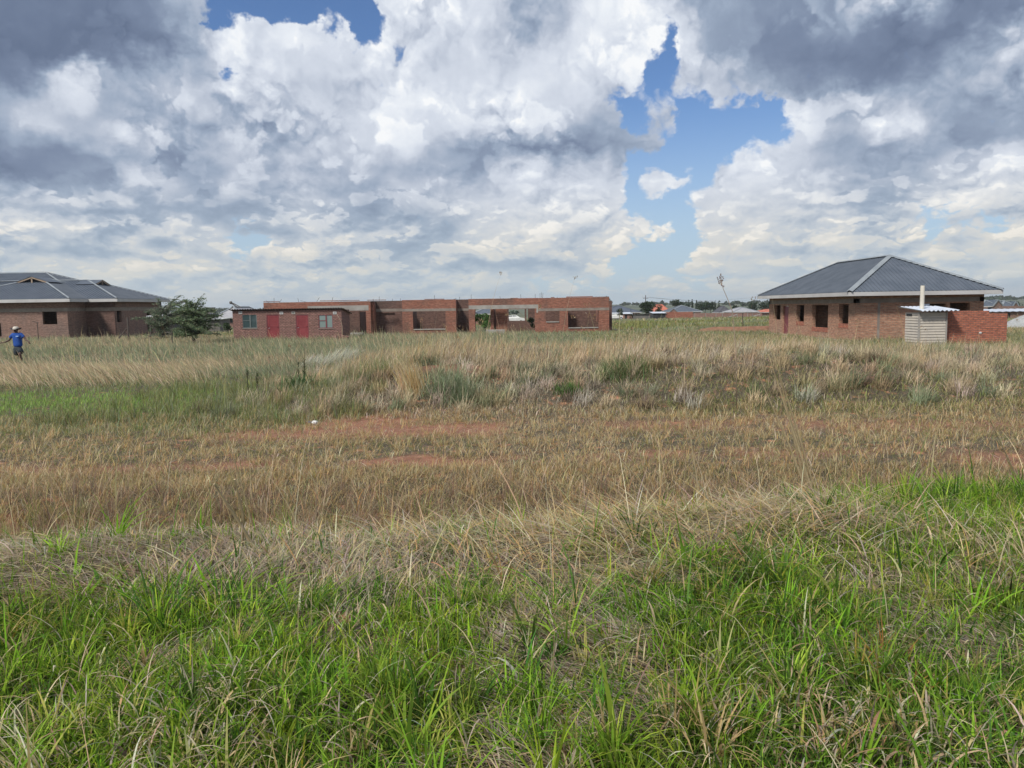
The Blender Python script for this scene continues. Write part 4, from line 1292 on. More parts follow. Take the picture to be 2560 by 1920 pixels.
# ------------------------------------------------------------------ servants' quarters with two red doors
def shed():
    Y = 55.0
    xa, xb = at(583, 820, Y).x, at(855, 820, Y).x
    zt = at(700, 772, Y).z; yb = Y + 2.7
    r = thing("brick_cottage", (xa, Y, 0), "low brick cottage with two red doors and thin corrugated roof", "building")
    X = lambda px: at(px, 820, Y).x
    Z = lambda px, py: at(px, py, Y).z
    s = 6.9125
    wins = [(X(607), X(643), Z(620, 820.5), Z(620, 786.5)), (X(797), X(833), Z(815, 820.5), Z(815, 786.5))]
    doors = [(X(667), X(699), .02, Z(680, 786.5)), (X(740), X(772), .02, Z(755, 786.5))]
    w = MB(); rect_walls(w, xa, xb, Y, yb, 0, zt - .12, .2, wins + doors)
    wall(w, (xa + (xb - xa) / 2, yb - .2), (xa + (xb - xa) / 2, Y + .2), 0, zt - .12, .11)
    w.build("wall", M['brick_shed'], r)
    bw = MB(); bw.box(xa - .05, xa + .28, Y - .004, Y, .0, zt - .3); bw.build("corner_brickwork", M['brick_shed'], r) if False else None
    rf = MB(); nx = 230; vs = []; X0, X1 = xa - .18, xb + .16
    for (yy, zz) in ((Y - .16, zt), (yb + .25, zt - .42)):
        for i in range(nx + 1):
            t = i / nx; vs.append((X0 + (X1 - X0) * t, yy, zz + .035 * math.sin(t * 2 * math.pi * 44)))
    fs = [(i, i + 1, nx + 2 + i, nx + 1 + i) for i in range(nx)]
    rf.add(vs, fs); rf.add([(a, b_, c - .03) for a, b_, c in vs], [tuple(reversed(f)) for f in fs])
    rf.build("roof", M['rust'], r)
    t = MB(); t.box(xa, xb, Y + .05, Y + .14, zt - .119, zt - .045); t.build("wall_plate", M['dark_timber'], r)
    for k, (a, b_, c, d) in enumerate(doors):
        fr = MB(); fr.box(a, a + .06, Y + .01, Y + .09, c, d); fr.box(b_ - .06, b_, Y + .01, Y + .09, c, d); fr.box(a + .06, b_ - .06, Y + .01, Y + .09, d - .06, d)
        dr = MB(); dr.box(a + .06, b_ - .06, Y + .045, Y + .085, c, d - .06)
        for (z0, z1) in ((c + .06, c + .88), (c + 1.02, c + 1.82)):        # two sunk panels, framed by proud rails
            pass
        dr.box(a + .07, b_ - .07, Y + .030, Y + .044, c + .95, c + 1.01)
        dr.box(a + .07, a + .16, Y + .030, Y + .044, c + .02, d - .08); dr.box(b_ - .16, b_ - .07, Y + .030, Y + .044, c + .02, d - .08)
        dr.box(a + .16, b_ - .16, Y + .030, Y + .044, d - .20, d - .08)
        for q in range(5): dr.box(a + .20, b_ - .20, Y + .034, Y + .044, d - .32 - q * .13, d - .27 - q * .13)
        do = dr.build("door", M['door_red'], r); fo = fr.build("door_frame", M['frame_red'], do)
        hd = MB(); hx = a + .12; hd.tube([(hx, Y + .03, c + .92), (hx, Y - .02, c + .92), (hx + .10, Y - .02, c + .92)], [.012, .012, .01], 6); hd.build("handle", M['zinc'], do)
    for k, (a, b_, c, d) in enumerate(wins):
        fr = MB(); m_ = M['frame_grey'] if k == 0 else M['frame_red']
        fr.box(a, a + .05, Y + .02, Y + .08, c, d); fr.box(b_ - .05, b_, Y + .02, Y + .08, c, d)
        fr.box(a + .05, b_ - .05, Y + .02, Y + .08, d - .05, d); fr.box(a + .05, b_ - .05, Y + .02, Y + .08, c, c + .05)
        mid = a + (b_ - a) * .53; fr.box(mid - .045, mid + .045, Y + .015, Y + .08, c + .05, d - .05)
        fr.box(a + .05, mid - .045, Y + .02, Y + .08, c + (d - c) * .54, c + (d - c) * .54 + .04)
        wo = fr.build("window", m_, r)
        p = MB(); p.box(a + .05, b_ - .05, Y + .045, Y + .055, c + .05, d - .05); p.build("pane", M['glass'] if k == 0 else M['glass_pale'], wo)
        sl = MB(); sl.box(a - .04, b_ + .04, Y - .03, Y + .02, c - .05, c - .003); sl.build("sill", M['concrete_brown'], wo)
        if k == 1:
            g = MB()
            for q in range(7): g.box(a + .1 + q * .12, a + .115 + q * .12, Y + .085, Y + .1, c + .05, d - .05)
            g.box(a + .05, b_ - .05, Y + .087, Y + .098, c + .5, c + .52)
            g.build("burglar_bar", M['black'], wo)
    for px, py in ((601, 782), (703.5, 782.5), (733.5, 782), (837, 782.5)):
        cx, cz = at(px, py, Y).x, at(px, py, Y).z
        v = MB(); v.box(cx - .13, cx + .13, Y - .02, Y, cz - .09, cz + .10)
        vo = v.build("air_brick", M['fascia'] if px != 733.5 else M['concrete'], r)
        h = MB()
        for q in range(3): h.box(cx - .07 + q * .05, cx - .035 + q * .05, Y - .023, Y - .0205, cz - .03, cz + .03)
        h.build("vent_hole", M['black'], vo)
    hs = MB()                                                  # bent hose on the right of the front
    pts = [at(842, 786, Y - .06), at(848, 795, Y - .06), at(853, 805, Y - .06), at(856, 820, Y - .06), at(857, 850, Y - .06)]
    hs.tube([Vector((p.x, Y - .03, p.z)) for p in pts], [.022] * 5, 8); hs.build("down_pipe", M['timber'], r, smooth=True)
    # loose struts on the roof corner
    st = MB(); a = at(577, 757, Y + .2); b2 = at(595, 769, Y + .2); c2 = at(582, 765, Y + .2)
    st.bar(a, b2, .07); st.bar(a + Vector((.1, 0, .0)), b2 + Vector((.25, 0, 0)), .05); st.bar(c2, at(578, 772, Y + .2), .05)
    st.lathe([(0, .12), (.09, .09), (.12, 0), (.08, -.08), (0, -.1)], 8, (a.x, a.y, a.z))
    st.build("roof_strut", M['shack'], r)


def rubble():
    c = at(850, 858, 53.6); z0 = float(height(c.x, 53.6))
    mb = MB()
    for k in range(150):
        a = rnd.uniform(0, 6.28); rr = abs(rnd.gauss(0, .42)); x = c.x + rr * math.cos(a) * 1.6; y = 53.6 + rr * math.sin(a) * .7
        z = z0 + max(0, .42 - rr * .45) * rnd.uniform(.4, 1)
        Mx = Matrix.Translation((x, y, z)) @ Euler((rnd.uniform(0, 3), rnd.uniform(0, 3), rnd.uniform(0, 3))).to_matrix().to_4x4()
        mb.box(-.11, .11, -.05, .05, -.035, .035, Mx)
    o = mb.build("brick_rubble", M['brick_far'])
    tag(o, "low heap of broken bricks at the right corner of the cottage with red doors", "rubble")


# ------------------------------------------------------------------ long roofless ruin
def ruin():
    Y = 62.0; T = .24
    r = thing("unfinished_building", (-20, Y, 0), "long roofless red brick shell with concrete lintels and empty openings, across the centre", "building")
    X = lambda px, yy=Y: at(px, 790, yy).x
    Z = lambda px, py, yy=Y: at(px, py, yy).z
    zt = Z(1100, 749.5)
    w = MB(); wd = MB(); b = MB(); bb = MB()
    def fw(mb, pa, pb, z0, z1, yy, holes=(), th=T):
        """front-facing wall between two photograph columns"""
        xa, xb = X(pa, yy), X(pb, yy)
        wall(mb, (xa, yy), (xb, yy), z0, z1, th, [(X(h[0], yy) - xa, X(h[1], yy) - xa, h[2], h[3]) for h in holes])
    za, zb = Z(850, 777), Z(850, 764)                       # deep lintel of the left porch
    fw(w, 660, 927, zb + .0, zt - .02, Y)
    fw(w, 660, 770, 0, zb, Y)
    fw(w, 915, 927, 0, za, Y); 
    fw(b, 770, 922, za, zb, Y - .006, th=T + .012); fw(w, 922, 927, za, zb, Y)
    wd_y = 63.4
    fw(wd, 765, 940, 0, zt - .35, wd_y + .6, [(899, 915, 0, Z(905, 780, wd_y))])
    # bay 2, set back, with a blocked window
    y2 = 63.2
    fw(wd, 927, 1006, 0, Z(960, 779, y2), y2, [(948, 988, Z(960, 810, y2), Z(960, 783, y2))])
    fw(bb, 927, 1006, Z(960, 779, y2), Z(960, 772, y2), y2 - .005, th=T + .01)
    fw(wd, 927, 1006, Z(960, 772, y2), zt - .01, y2)
    fw(wd, 948, 988, Z(960, 810, y2), Z(960, 783, y2), y2 + .1, th=.1)
    wall(w, (X(927), y2), (X(927), Y + T), 0, zt - .02, .22)
    bb.build("lintel_band", M['concrete_brown'], r); bb = MB()
    # bay 3, forward
    fw(w, 1006, 1140, 0, Z(1070, 778), Y, [(1032, 1114, Z(1070, 823), Z(1070, 778))])
    fw(bb, 1006, 1140, Z(1070, 778), Z(1070, 771.5), Y - .005, th=T + .01)
    fw(w, 1006, 1140, Z(1070, 771.5), zt + .02, Y)
    wall(w, (X(1006) + .22, y2), (X(1006) + .22, Y + T), 0, zt, .22); wall(w, (X(1140), Y + T), (X(1140), y2 + .4), 0, zt, .22)
    fw(wd, 1042, 1150, 0, zt - .3, 66.0)
    bb.build("lintel_band", M['concrete_brown'], r); bb = MB()
    # bay 4, set back and dark
    y4 = 63.6
    fw(wd, 1136, 1176, 0, Z(1155, 777, y4), y4, [(1141, 1166, Z(1155, 807, y4), Z(1155, 777, y4))])
    fw(bb, 1136, 1176, Z(1155, 777, y4), Z(1155, 771, y4), y4 - .005, th=T + .01); fw(wd, 1136, 1176, Z(1155, 771, y4), zt + .02, y4)
    bb.build("lintel_band", M['concrete_brown'], r); bb = MB()
    # bay 5, wide porch one sees through
    z5a, z5b = Z(1260, 772), Z(1260, 762.5)
    fw(w, 1172, 1346, z5b, zt + .03, Y)
    b.build("porch_lintel", M['concrete'], r); b = MB()
    fw(b, 1172, 1346, z5a, z5b, Y - .006, th=T + .012)
    fw(w, 1172, 1187, 0, z5a, Y); fw(w, 1337, 1346, 0, z5a, Y)
    b.box(X(1341), X(1346) - .02, Y - .008, Y - .002, z5a - .35, z5a)
    y5 = 66.0
    fw(wd, 1176, 1420, 0, zt - .2, y5, [(1189, 1235, 0, Z(1210, 772, y5)), (1272, 1312, Z(1290, 803, y5), Z(1290, 773, y5)), (1316, 1320, 0, Z(1290, 773, y5))])
    wall(w, (X(1233), Y + .8), (X(1233), y5), 0, z5a, .24)
    fw(w, 1240, 1268, 0, z5a - .02, Y + .9)
    # bay 6
    fw(w, 1346, 1523, 0, Z(1440, 776.5), Y, [(1364.5, 1399, Z(1380, 804.5), Z(1380, 776)), (1420, 1497, Z(1460, 819), Z(1460, 776))])
    fw(bb, 1346, 1523, Z(1440, 776.5), Z(1440, 770), Y - .005, th=T + .01)
    fw(w, 1346, 1523, Z(1440, 770), zt + .02, Y)
    fw(wd, 1402, 1530, 0, zt - .25, 67.0, [(1490, 1500, 0.8, 2)])
    wall(wd, (X(1410), 67), (X(1410), Y + T), 0, zt - .2, .2)
    for a_ in ((1421, 1496, Z(1460, 820.5), Z(1460, 819) + .03), (1033, 1113, Z(1070, 824.5), Z(1070, 823) + .03), (1365.5, 1398, Z(1380, 806), Z(1380, 804.5) + .03)):
        sill = MB(); fw(sill, *a_, Y - .05, th=.28); sill.build("sill", M['concrete'], r)
    # sides and back
    wall(w, (X(1523), Y + T), (X(1523), 71.8), 0, zt, .24, [(2.5, 4.0, .9, 2.1)])
    wall(w, (X(660), 71.8), (X(660), Y + T), 0, zt - .05, .24)
    xl, xr = X(660), X(1523)
    wall(wd, (xr, 72.04), (xl, 72.04), 0, zt - .25, .24, [(xr - at(1262, 790, 72).x, xr - at(1186, 790, 72).x, 0.0, 2.35), (xr - at(1312, 790, 72).x, xr - at(1268, 790, 72).x, .9, 2.2), (4, 6.5, .9, 2.1), (16, 18, .9, 2.1)])
    for px in (860, 1000, 1120): wall(wd, (X(px), 71.8), (X(px), 64.6), 0, zt - .2, .2)
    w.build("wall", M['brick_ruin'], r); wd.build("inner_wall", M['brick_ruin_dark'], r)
    b.build("porch_lintel", M['concrete'], r); bb.build("lintel_band", M['concrete_brown'], r);
    # broken top courses and hoop iron sticking up
    x = xl
    while x < xr - .3:
        l = rnd.uniform(.25, 1.8)
        if rnd.random() < .5 and not (X(925) < x < X(1008)) and not (X(1136) - l < x < X(1176)):
            MB().box(x, min(x + l, xr), Y + .01, Y + .2, zt + .031, zt + .031 + rnd.choice([.03, .05, .075])).build("loose_brick_course", M['brick_ruin'], r)
        x += l
    for px, py0, tilt in ((685, 745, 0), (697, 748, 9), (675, 752, -12), (747, 746, -3), (790, 744, 10), (775, 752, -30), (829, 743, 4), (933, 747, 0), (948, 741, 0), (981, 747, 0), (1001, 746, 0), (1086, 738, 0), (1149, 742, 0), (1178, 736, 0), (1252, 741, -3), (1303, 736, -2), (1338, 735, 0), (1350, 733, 0), (1354, 731, 0), (1356, 733, 2), (1393, 742, 0), (1125, 749, 20)):
        p = at(px, 752, Y + .12); q = at(px + tilt * .8, py0, Y + .12)
        MB().bar((p.x, Y + .12, zt - .1), (q.x, Y + .12, max(q.z, zt + .1)), .022).build("reinforcing_bar", M['dark_timber'], r)
    sl = MB(); a = at(875, 843, 61.2); sl.box(a.x, at(908, 843, 61.2).x, 61.0, 61.8, 0, .32); sl.build("floor_edge", M['concrete'], r); sl = MB(); a = at(1215, 838, 60.5)
    sl.box(a.x, at(1262, 838, 60.5).x, 60.2, 61.2, 0, .42)
    sl.build("floor_edge", M['concrete'], r)


right_house(); outhouse(); left_house(); shed(); rubble(); ruin()

# ------------------------------------------------------------------ trees
def leaf_cloud(centers, radii, n, size, cols, squash=1.0, fill=0.35, sep=0.5, hang=0.0):
    """leaf sprays spread through lumpy crowns; returns V,F,T"""
    centers = np.array(centers, float); radii = np.array(radii, float)
    if radii.ndim == 1: radii = np.repeat(radii[:, None], 3, 1)
    vol = radii.prod(1) ** 0.75; k = rng.choice(len(centers), n, p=vol / vol.sum())
    d = rng.normal(0, 1, (n, 3)); d /= np.linalg.norm(d, axis=1)[:, None]
    r = (fill + (1 - fill) * rng.random(n)) ** 0.6
    p = centers[k] + d * r[:, None] * radii[k]
    # cluster the sprays so gaps are left between them
    nc = max(12, int(n / 26)); seeds = p[rng.integers(0, n, nc)]
    j = rng.integers(0, nc, n); near = seeds[j] + rng.normal(0, 1, (n, 3)) * radii.mean() * 0.16
    m = rng.random(n) < sep; p[m] = near[m]
    a = rng.normal(0, 1, (n, 3)); a /= np.linalg.norm(a, axis=1)[:, None]
    b = rng.normal(0, 1, (n, 3)); b -= (b * a).sum(1)[:, None] * a; b /= np.linalg.norm(b, axis=1)[:, None]
    s = size * np.exp(rng.normal(0, .35, n))[:, None]
    a = a * s; b = b * s * 0.55
    V = np.stack([p - a * .5, p + b * .5, p + a * .5, p - b * .5], 1).reshape(-1, 3)
    F = np.arange(4 * n).reshape(n, 4)
    T = np.repeat(pick(cols, n, 0.25), 4, 0)
    return V, F, T


def limb_tree(root, base, limbs, lm='bark'):
    mb = MB()
    for pts, rad in limbs:
        mb.tube([Vector(base) + Vector(p) for p in pts], rad, 7)
    return mb.build("trunk", M[lm], root, smooth=True)


def wander(p0, p1, n=5, j=0.1):
    p0, p1 = Vector(p0), Vector(p1); L = (p1 - p0).length
    return [p0.lerp(p1, i / n) + (Vector((rnd.gauss(0, 1), rnd.gauss(0, 1), rnd.gauss(0, 1))) * j * L if 0 < i < n else Vector()) for i in range(n + 1)]


def simple_tree(name, px, py_top, py_base, Y, wpx, label, kind='round', cols=None, lean=0, gz=None, n=900, group=None, leaf=None):
    top = at(px, py_top, Y); bx = top.x; zb = float(height(bx, Y)) if gz is None else gz
    H = top.z - zb; W = wpx / 1920 * Y
    r = thing(name, (bx, Y, zb), label, 'tree', group)
    cols = cols or [(.045, .075, .03), (.06, .095, .035), (.035, .06, .025)]
    th = H * (0.35 if kind != 'cone' else .1)
    limbs = [(wander((0, 0, -.1), (lean, 0, th * 1.3), 3, .03), [H * .03, H * .025, H * .02, H * .015])]
    cs, rs = [], []
    if kind == 'cone':
        for i in range(9):
            t = i / 8; cs.append((bx + rnd.gauss(0, .04) * W, Y, zb + H * (.12 + .84 * t))); rr = W * .5 * (1 - .75 * t) * rnd.uniform(.75, 1.15); rs.append((rr, rr, H * .10))
        limbs = [([(0, 0, -.1), (0, 0, H * .9)], [H * .02, H * .004])]
    else:
        nb = 11 if kind == 'round' else 14
        for i in range(nb):
            a = rnd.uniform(0, 6.28); q = rnd.uniform(0, .34) * W
            zz = rnd.uniform(.42, .84) if kind == 'round' else rnd.uniform(.62, .86)
            c = (bx + q * math.cos(a) * 1.05, Y + q * math.sin(a), zb + H * zz); cs.append(c)
            rr = W * rnd.uniform(.13, .24); rs.append((rr, rr, rr * (.85 if kind == 'round' else .55)))
            limbs.append((wander((lean * .8, 0, th), (c[0] - bx, c[1] - Y, c[2] - zb), 3, .06), [H * .014, H * .011, H * .008, H * .004]))
    limb_tree(r, (bx, Y, zb), limbs)
    V, F, T = leaf_cloud(cs, rs, n, leaf or W * .045 + .05, cols)
    quads_object("crown", V, F, T, M['leaf'], r)
    return r


def acacia(px, py_top, Y, base_px, py_base, spread_px, label, dark=False, seedn=1, lowest=.25, low_leaf=True):
    """thorn tree with arching feathery branches"""
    rr_ = random.Random(seedn)
    b = at(base_px, py_base, Y); zb = float(height(b.x, Y)); top = at(px, py_top, Y); H = top.z - zb
    W = spread_px / 1920 * Y
    r = thing("thorn_tree", (b.x, Y, zb), label, 'tree')
    limbs = [([(0, 0, -.1), (.03, 0, H * .2), (-.02, .05, H * .42), (.05, 0, H * .6)], [.12, .10, .085, .05])]
    P = []; D = []
    for i in range(44 if dark else 54):
        a = rr_.uniform(0, 2 * math.pi); h0 = rr_.uniform(lowest, .58) * H
        el = rr_.uniform(-.05 if h0 < .4 * H else .2, 1.1); L = W * rr_.uniform(.36, .62) * (0.75 + .35 * math.cos(el))
        d = Vector((math.cos(a) * math.cos(el), math.sin(a) * math.cos(el), math.sin(el)))
        dx = (top.x - b.x) * .6
        p = Vector((0, 0, h0)); pts = [p.copy()]
        for k in range(7):
            d = (d + Vector((rr_.gauss(0, .16), rr_.gauss(0, .16), rr_.gauss(0, .12) - .05))).normalized()
            p = p + d * L / 7 + Vector((dx / 7 * el, 0, 0)); pts.append(p.copy())
            if p.z > H * 1.02: p.z = H * 1.02
        limbs.append((pts, [.035 * (1 - j / 8.5) + .004 for j in range(8)]))
        for j in range(2, 8):
            for q in range(8):
                a2 = rr_.uniform(0, 6.28); l2 = rr_.uniform(.12, .50)
                o = pts[j] + (pts[j] - pts[j - 1]) * rr_.uniform(-1, 0)
                dd = Vector((math.cos(a2), math.sin(a2), rr_.uniform(-.2, .6))).normalized()
                if q == 0: limbs.append(([o, o + dd * l2], [.008, .003]))
                for s in range(6):
                    P.append(o + dd * l2 * (s + rr_.random()) / 6); D.append(dd)
    limb_tree(r, (b.x, Y, zb), limbs)
    P = np.array([tuple(p) for p in P]); D = np.array([tuple(p) for p in D])
    P = P + np.array([b.x, Y, zb]); P = P[P[:, 2] > zb + H * (.10 if dark else .13)]
    n = len(P); P = P + rng.normal(0, .03, (n, 3))
    a = rng.normal(0, 1, (n, 3)); a[:, 2] *= .5; a /= np.linalg.norm(a, axis=1)[:, None]
    c = rng.normal(0, 1, (n, 3)); c -= (c * a).sum(1)[:, None] * a; c /= np.linalg.norm(c, axis=1)[:, None]
    s = .115 * np.exp(rng.normal(0, .3, n))[:, None]; a *= s; c *= s * .38
    V = np.stack([P - a / 2, P + c / 2, P + a / 2, P - c / 2], 1).reshape(-1, 3)
    cols = [(.19, .245, .14), (.24, .29, .17), (.14, .19, .11)] if not dark else [(.15, .20, .13), (.18, .23, .15), (.23, .23, .17)]
    quads_object("crown", V, np.arange(4 * n).reshape(n, 4), np.repeat(pick(cols, n, .22), 4, 0), M['leaf'], r)
    return r


acacia(500, 724, 51.0, 485, 861, 108, "feathery green thorn tree with dark trunk, standing in grass left of the cottage", seedn=3, lowest=.14)
acacia(420, 722, 58.0, 405, 845, 118, "wide dark thorn tree spreading against the end of the left house", dark=True, seedn=8, lowest=.05)

# ------------------------------------------------------------------ far houses
def far_house(px0, px1, py_top, py_eave, Y, roof, label, gable=None, depth=9.0, wall_m='brick_far', slope=None, wz=None, windows=2, ribs=False):
    a, b = at(px0, py_eave, Y), at(px1, py_eave, Y)
    ze = (a.z + b.z) / 2; zr = at((px0 + px1) / 2, py_top, Y + depth / 2).z
    g = float(height((a.x + b.x) / 2, Y)) - .1
    r = thing("far_house", ((a.x + b.x) / 2, Y, g), label, 'house')
    hs = min(b.x - a.x, depth) / 2
    sl = max((zr - ze) / hs, .15)
    rf = MB(); cp = MB()
    hip_roof(rf, cp, a.x, b.x, Y, Y + depth, ze, sl, .5, .22, ribs=ribs)
    if gable:
        for gp, gw, gh in gable:
            c = at(gp, py_eave, Y).x; w = gw / 1920 * Y / 2; hh = gh / 1920 * Y
            rf.add([(c - w, Y - .3, ze), (c, Y - .3, ze + hh), (c, Y + depth * .45, ze + hh), (c - w, Y + depth * .2, ze)], [(0, 1, 2, 3)])
            rf.add([(c + w, Y - .3, ze), (c, Y - .3, ze + hh), (c, Y + depth * .45, ze + hh), (c + w, Y + depth * .2, ze)], [(3, 2, 1, 0)])
            cp.bar((c - w * 1.1, Y - .34, ze - .05), (c, Y - .34, ze + hh), .10, .22); cp.bar((c + w * 1.1, Y - .34, ze - .05), (c, Y - .34, ze + hh), .10, .22)
    o = rf.build("roof", M[roof], r); cp.build("ridge_cap", M['roof_cap' if roof in ('roof_blue', 'roof_light') else roof], o)
    w = MB(); x0, x1 = a.x + .5, b.x - .5
    holes = []
    for k in range(windows):
        t = (k + 1) / (windows + 1); xx = x0 + (x1 - x0) * t; holes.append((xx - .6, xx + .6, g + 1.0, min(ze - .25, g + 2.1)))
    rect_walls(w, x0, x1, Y + .5, Y + depth - .5, g, ze - .02, .25, holes)
    if gable:
        for gp, gw, gh in gable:
            c = at(gp, py_eave, Y).x; ww = gw / 1920 * Y / 2; hh = gh / 1920 * Y
            w.add([(c - ww * .95, Y - .2, ze - .02), (c + ww * .95, Y - .2, ze - .02), (c, Y - .2, ze + hh - .08)], [(0, 1, 2)])
            w.box(c - ww * .9, c + ww * .9, Y - .2, Y + .49, g, ze - .021)
    w.build("wall", M[wall_m], r)
    f = MB(); fascia(f, a.x, b.x, Y, Y + depth, ze, .2); f.build("fascia", M['fascia'], r)
    for (xa, xb, z0, z1) in holes:
        MB().box(xa, xb, Y + .62, Y + .66, z0, z1).build("window", M['glass'], r)
    return r


M['roof_navy'] = rough_mat("roof_sheet_navy", C(.06, .075, .10), C(.08, .095, .125), 1.2, rough=.6)
far_house(1500, 1605, 763.5, 781, 225, 'roof_navy', "far house with long dark slate roof just right of the ruin", depth=14, windows=3)
far_house(1640, 1677, 761, 779, 275, 'roof_red', "far house with orange red roof showing beside the round green tree", depth=16, windows=1)
far_house(1671, 1757, 763, 779, 235, 'roof_blue', "far house with pale blue grey hipped roof and small gablet", depth=12, gable=[(1683, 20, 8)], windows=3)
far_house(1797, 1832, 765, 781, 290, 'roof_dark', "far house with small steep blackish roof behind the wire fence", depth=10, windows=1)
far_house(1832, 1899, 768, 779.5, 240, 'roof_light', "far house with low weathered grey hipped roof left of the red roof", depth=12, windows=2)
far_house(1903, 1960, 773, 780, 245, 'roof_red', "far house with bright red roof partly hidden by the right house", depth=10, windows=2)
far_house(2452, 2500, 750, 765, 150, 'roof_blue', "far twin gabled house with blue roof seen past the right house", depth=11, gable=[(2493, 24, 15.5)], windows=1, wall_m='brick_left')
far_house(2502, 2545, 752, 766.5, 152, 'roof_blue', "second blue roofed gabled house at the far right, nearer the frame edge", depth=11, gable=[(2537, 15, 13)], windows=1, wall_m='brick_left')
far_house(2330, 2440, 752, 768.5, 140, 'roof_navy', "far house with dark blue roof seen through the right house", depth=13, windows=2)
far_house(1178, 1262, 766, 784, 112, 'roof_blue', "house with slate blue roof seen through the gap in the ruin", depth=12, windows=1)
far_house(528, 612, 767.5, 793, 118, 'roof_light', "house with worn pale grey roof behind the thorn tree and cottage", depth=12, windows=2)


# ------------------------------------------------------------------ shacks, cars and walls in the far row
def shack(px0, px1, pyt, Y, label, mat='shack', roofm='zinc', slant=.3, depth=4.0, door=None, name="shack", posts=0, overhang=.25, cat='shack'):
    a, b = at(px0, pyt, Y), at(px1, pyt, Y); g = float(height(a.x, Y)) - .1; zt = (a.z + b.z) / 2
    r = thing(name, (a.x, Y, g), label, cat)
    w = MB(); holes = [(a.x + (b.x - a.x) * door[0], a.x + (b.x - a.x) * door[1], g, g + (zt - g) * .85)] if door else []
    if posts == 0:
        rect_walls(w, a.x, b.x, Y, Y + depth, g, zt - .05, .12, holes); w.build("wall", M[mat], r)
        for h in holes: MB().box(h[0], h[1], Y + .05, Y + .09, h[2], h[3]).build("door", M['black'], r)
    else:
        for k in range(posts):
            x = a.x + (b.x - a.x) * k / max(posts - 1, 1)
            MB().box(x - .06, x + .06, Y, Y + .12, g, zt).build("post", M['dark_timber'], r)
        w.box(a.x, b.x, Y + depth - .1, Y + depth, g, zt - .1); w.build("wall", M[mat], r)
    rf = MB(); nx = 40; vs = []
    for (yy, zz) in ((Y - overhang, zt), (Y + depth + .2, zt + slant)):
        for i in range(nx + 1):
            t = i / nx; vs.append((a.x - .2 + (b.x - a.x + .4) * t, yy, zz + .03 * math.sin(i * math.pi / 2)))
    fs = [(i, i + 1, nx + 2 + i, nx + 1 + i) for i in range(nx)]
    rf.add(vs, fs); rf.add([(x, y, z - .06) for x, y, z in vs], [tuple(reversed(f)) for f in fs])
    rf.build("roof", M[roofm], r)
    return r


def car(px, Y, label, paint='white', length=4.2):
    """side-on saloon: shaped body, cabin glass and wheels"""
    p = at(px, 795, Y); g = float(height(p.x, Y))
    r = thing("parked_car", (p.x, Y, g), label, 'car')
    prof = [(-2.1, .35), (-2.12, .62), (-2.0, .82), (-1.2, .90), (-.62, 1.38), (.55, 1.42), (1.25, .98), (1.95, .90), (2.1, .70), (2.1, .35)]
    def slab(pr, y0, y1, ins=0.0):
        mb = MB(); n = len(pr)
        vs = [(p.x + x, Y + y0 + (ins if z > 1 else 0), g + z) for x, z in pr] + [(p.x + x, Y + y1 - (ins if z > 1 else 0), g + z) for x, z in pr]
        fs = [tuple(range(n)), tuple(range(2 * n - 1, n - 1, -1))] + [(i, n + i, n + (i + 1) % n, (i + 1) % n) for i in range(n)]
        return mb.add(vs, fs)
    slab(prof, 0, 1.65, .16).build("body", M[paint], r)
    slab([(-1.05, .93), (-.58, 1.32), (-.05, 1.36), (-.05, .95)], -.012 + .1, .12, 0).build("window", M['glass'], r)
    slab([(.03, .95), (.03, 1.36), (.5, 1.35), (1.1, 1.0)], -.012 + .1, .12, 0).build("window", M['glass'], r)
    for x in (-1.35, 1.3):
        t = MB(); t.tube([(p.x + x, Y - .03, g + .31), (p.x + x, Y + .2, g + .31)], [.31, .31], 16); w = t.build("wheel", M['black'], r)
        c = MB(); c.tube([(p.x + x, Y - .04, g + .31), (p.x + x, Y - .029, g + .31)], [.18, .18], 12); c.build("rim", M['zinc'], w)
    return r


shack(1524, 1556, 783.5, 168, "low open car shelter with thin white roof beside the ruin", posts=4, slant=.1, name="carport", cat='carport')
shack(1560, 1580, 784.5, 166, "narrow brown shack with black doorway in the far row", mat='brick_far', door=(.1, .4))
shack(1584, 1624, 784.5, 165, "grey boarded shed with white edged lean-to roof in the far row", mat='shack', roofm='white', slant=-.2)
shack(1633, 1664, 783, 172, "dark shed with two pale posts left of the far red wall", mat='black', roofm='zinc', door=(.45, .9))
car(1538, 167.5, "white car parked under the far open shelter right of the ruin")
car(1281, 118, "white car seen through the window gap of the ruin")


def far_wall(px0, px1, pyt, Y, label, mat='brick_far', step=(), h=None):
    a, b = at(px0, pyt, Y), at(px1, pyt, Y); g = float(height(a.x, Y)) - .2
    r = thing("brick_wall", (a.x, Y, g), label, 'wall'); mb = MB(); n = max(1, int((b.x - a.x) / 3.0))
    for k in range(n):
        xa = a.x + (b.x - a.x) * k / n; xb = a.x + (b.x - a.x) * (k + 1) / n
        mb.box(xa, xb, Y, Y + .25, g, a.z + (b.z - a.z) * k / n + rnd.choice([-.12, 0, 0, .06]))
        if k: mb.box(xa - .2, xa + .2, Y - .1, Y, g, a.z + (b.z - a.z) * k / n - .15)
    mb.build("wall", M[mat], r)


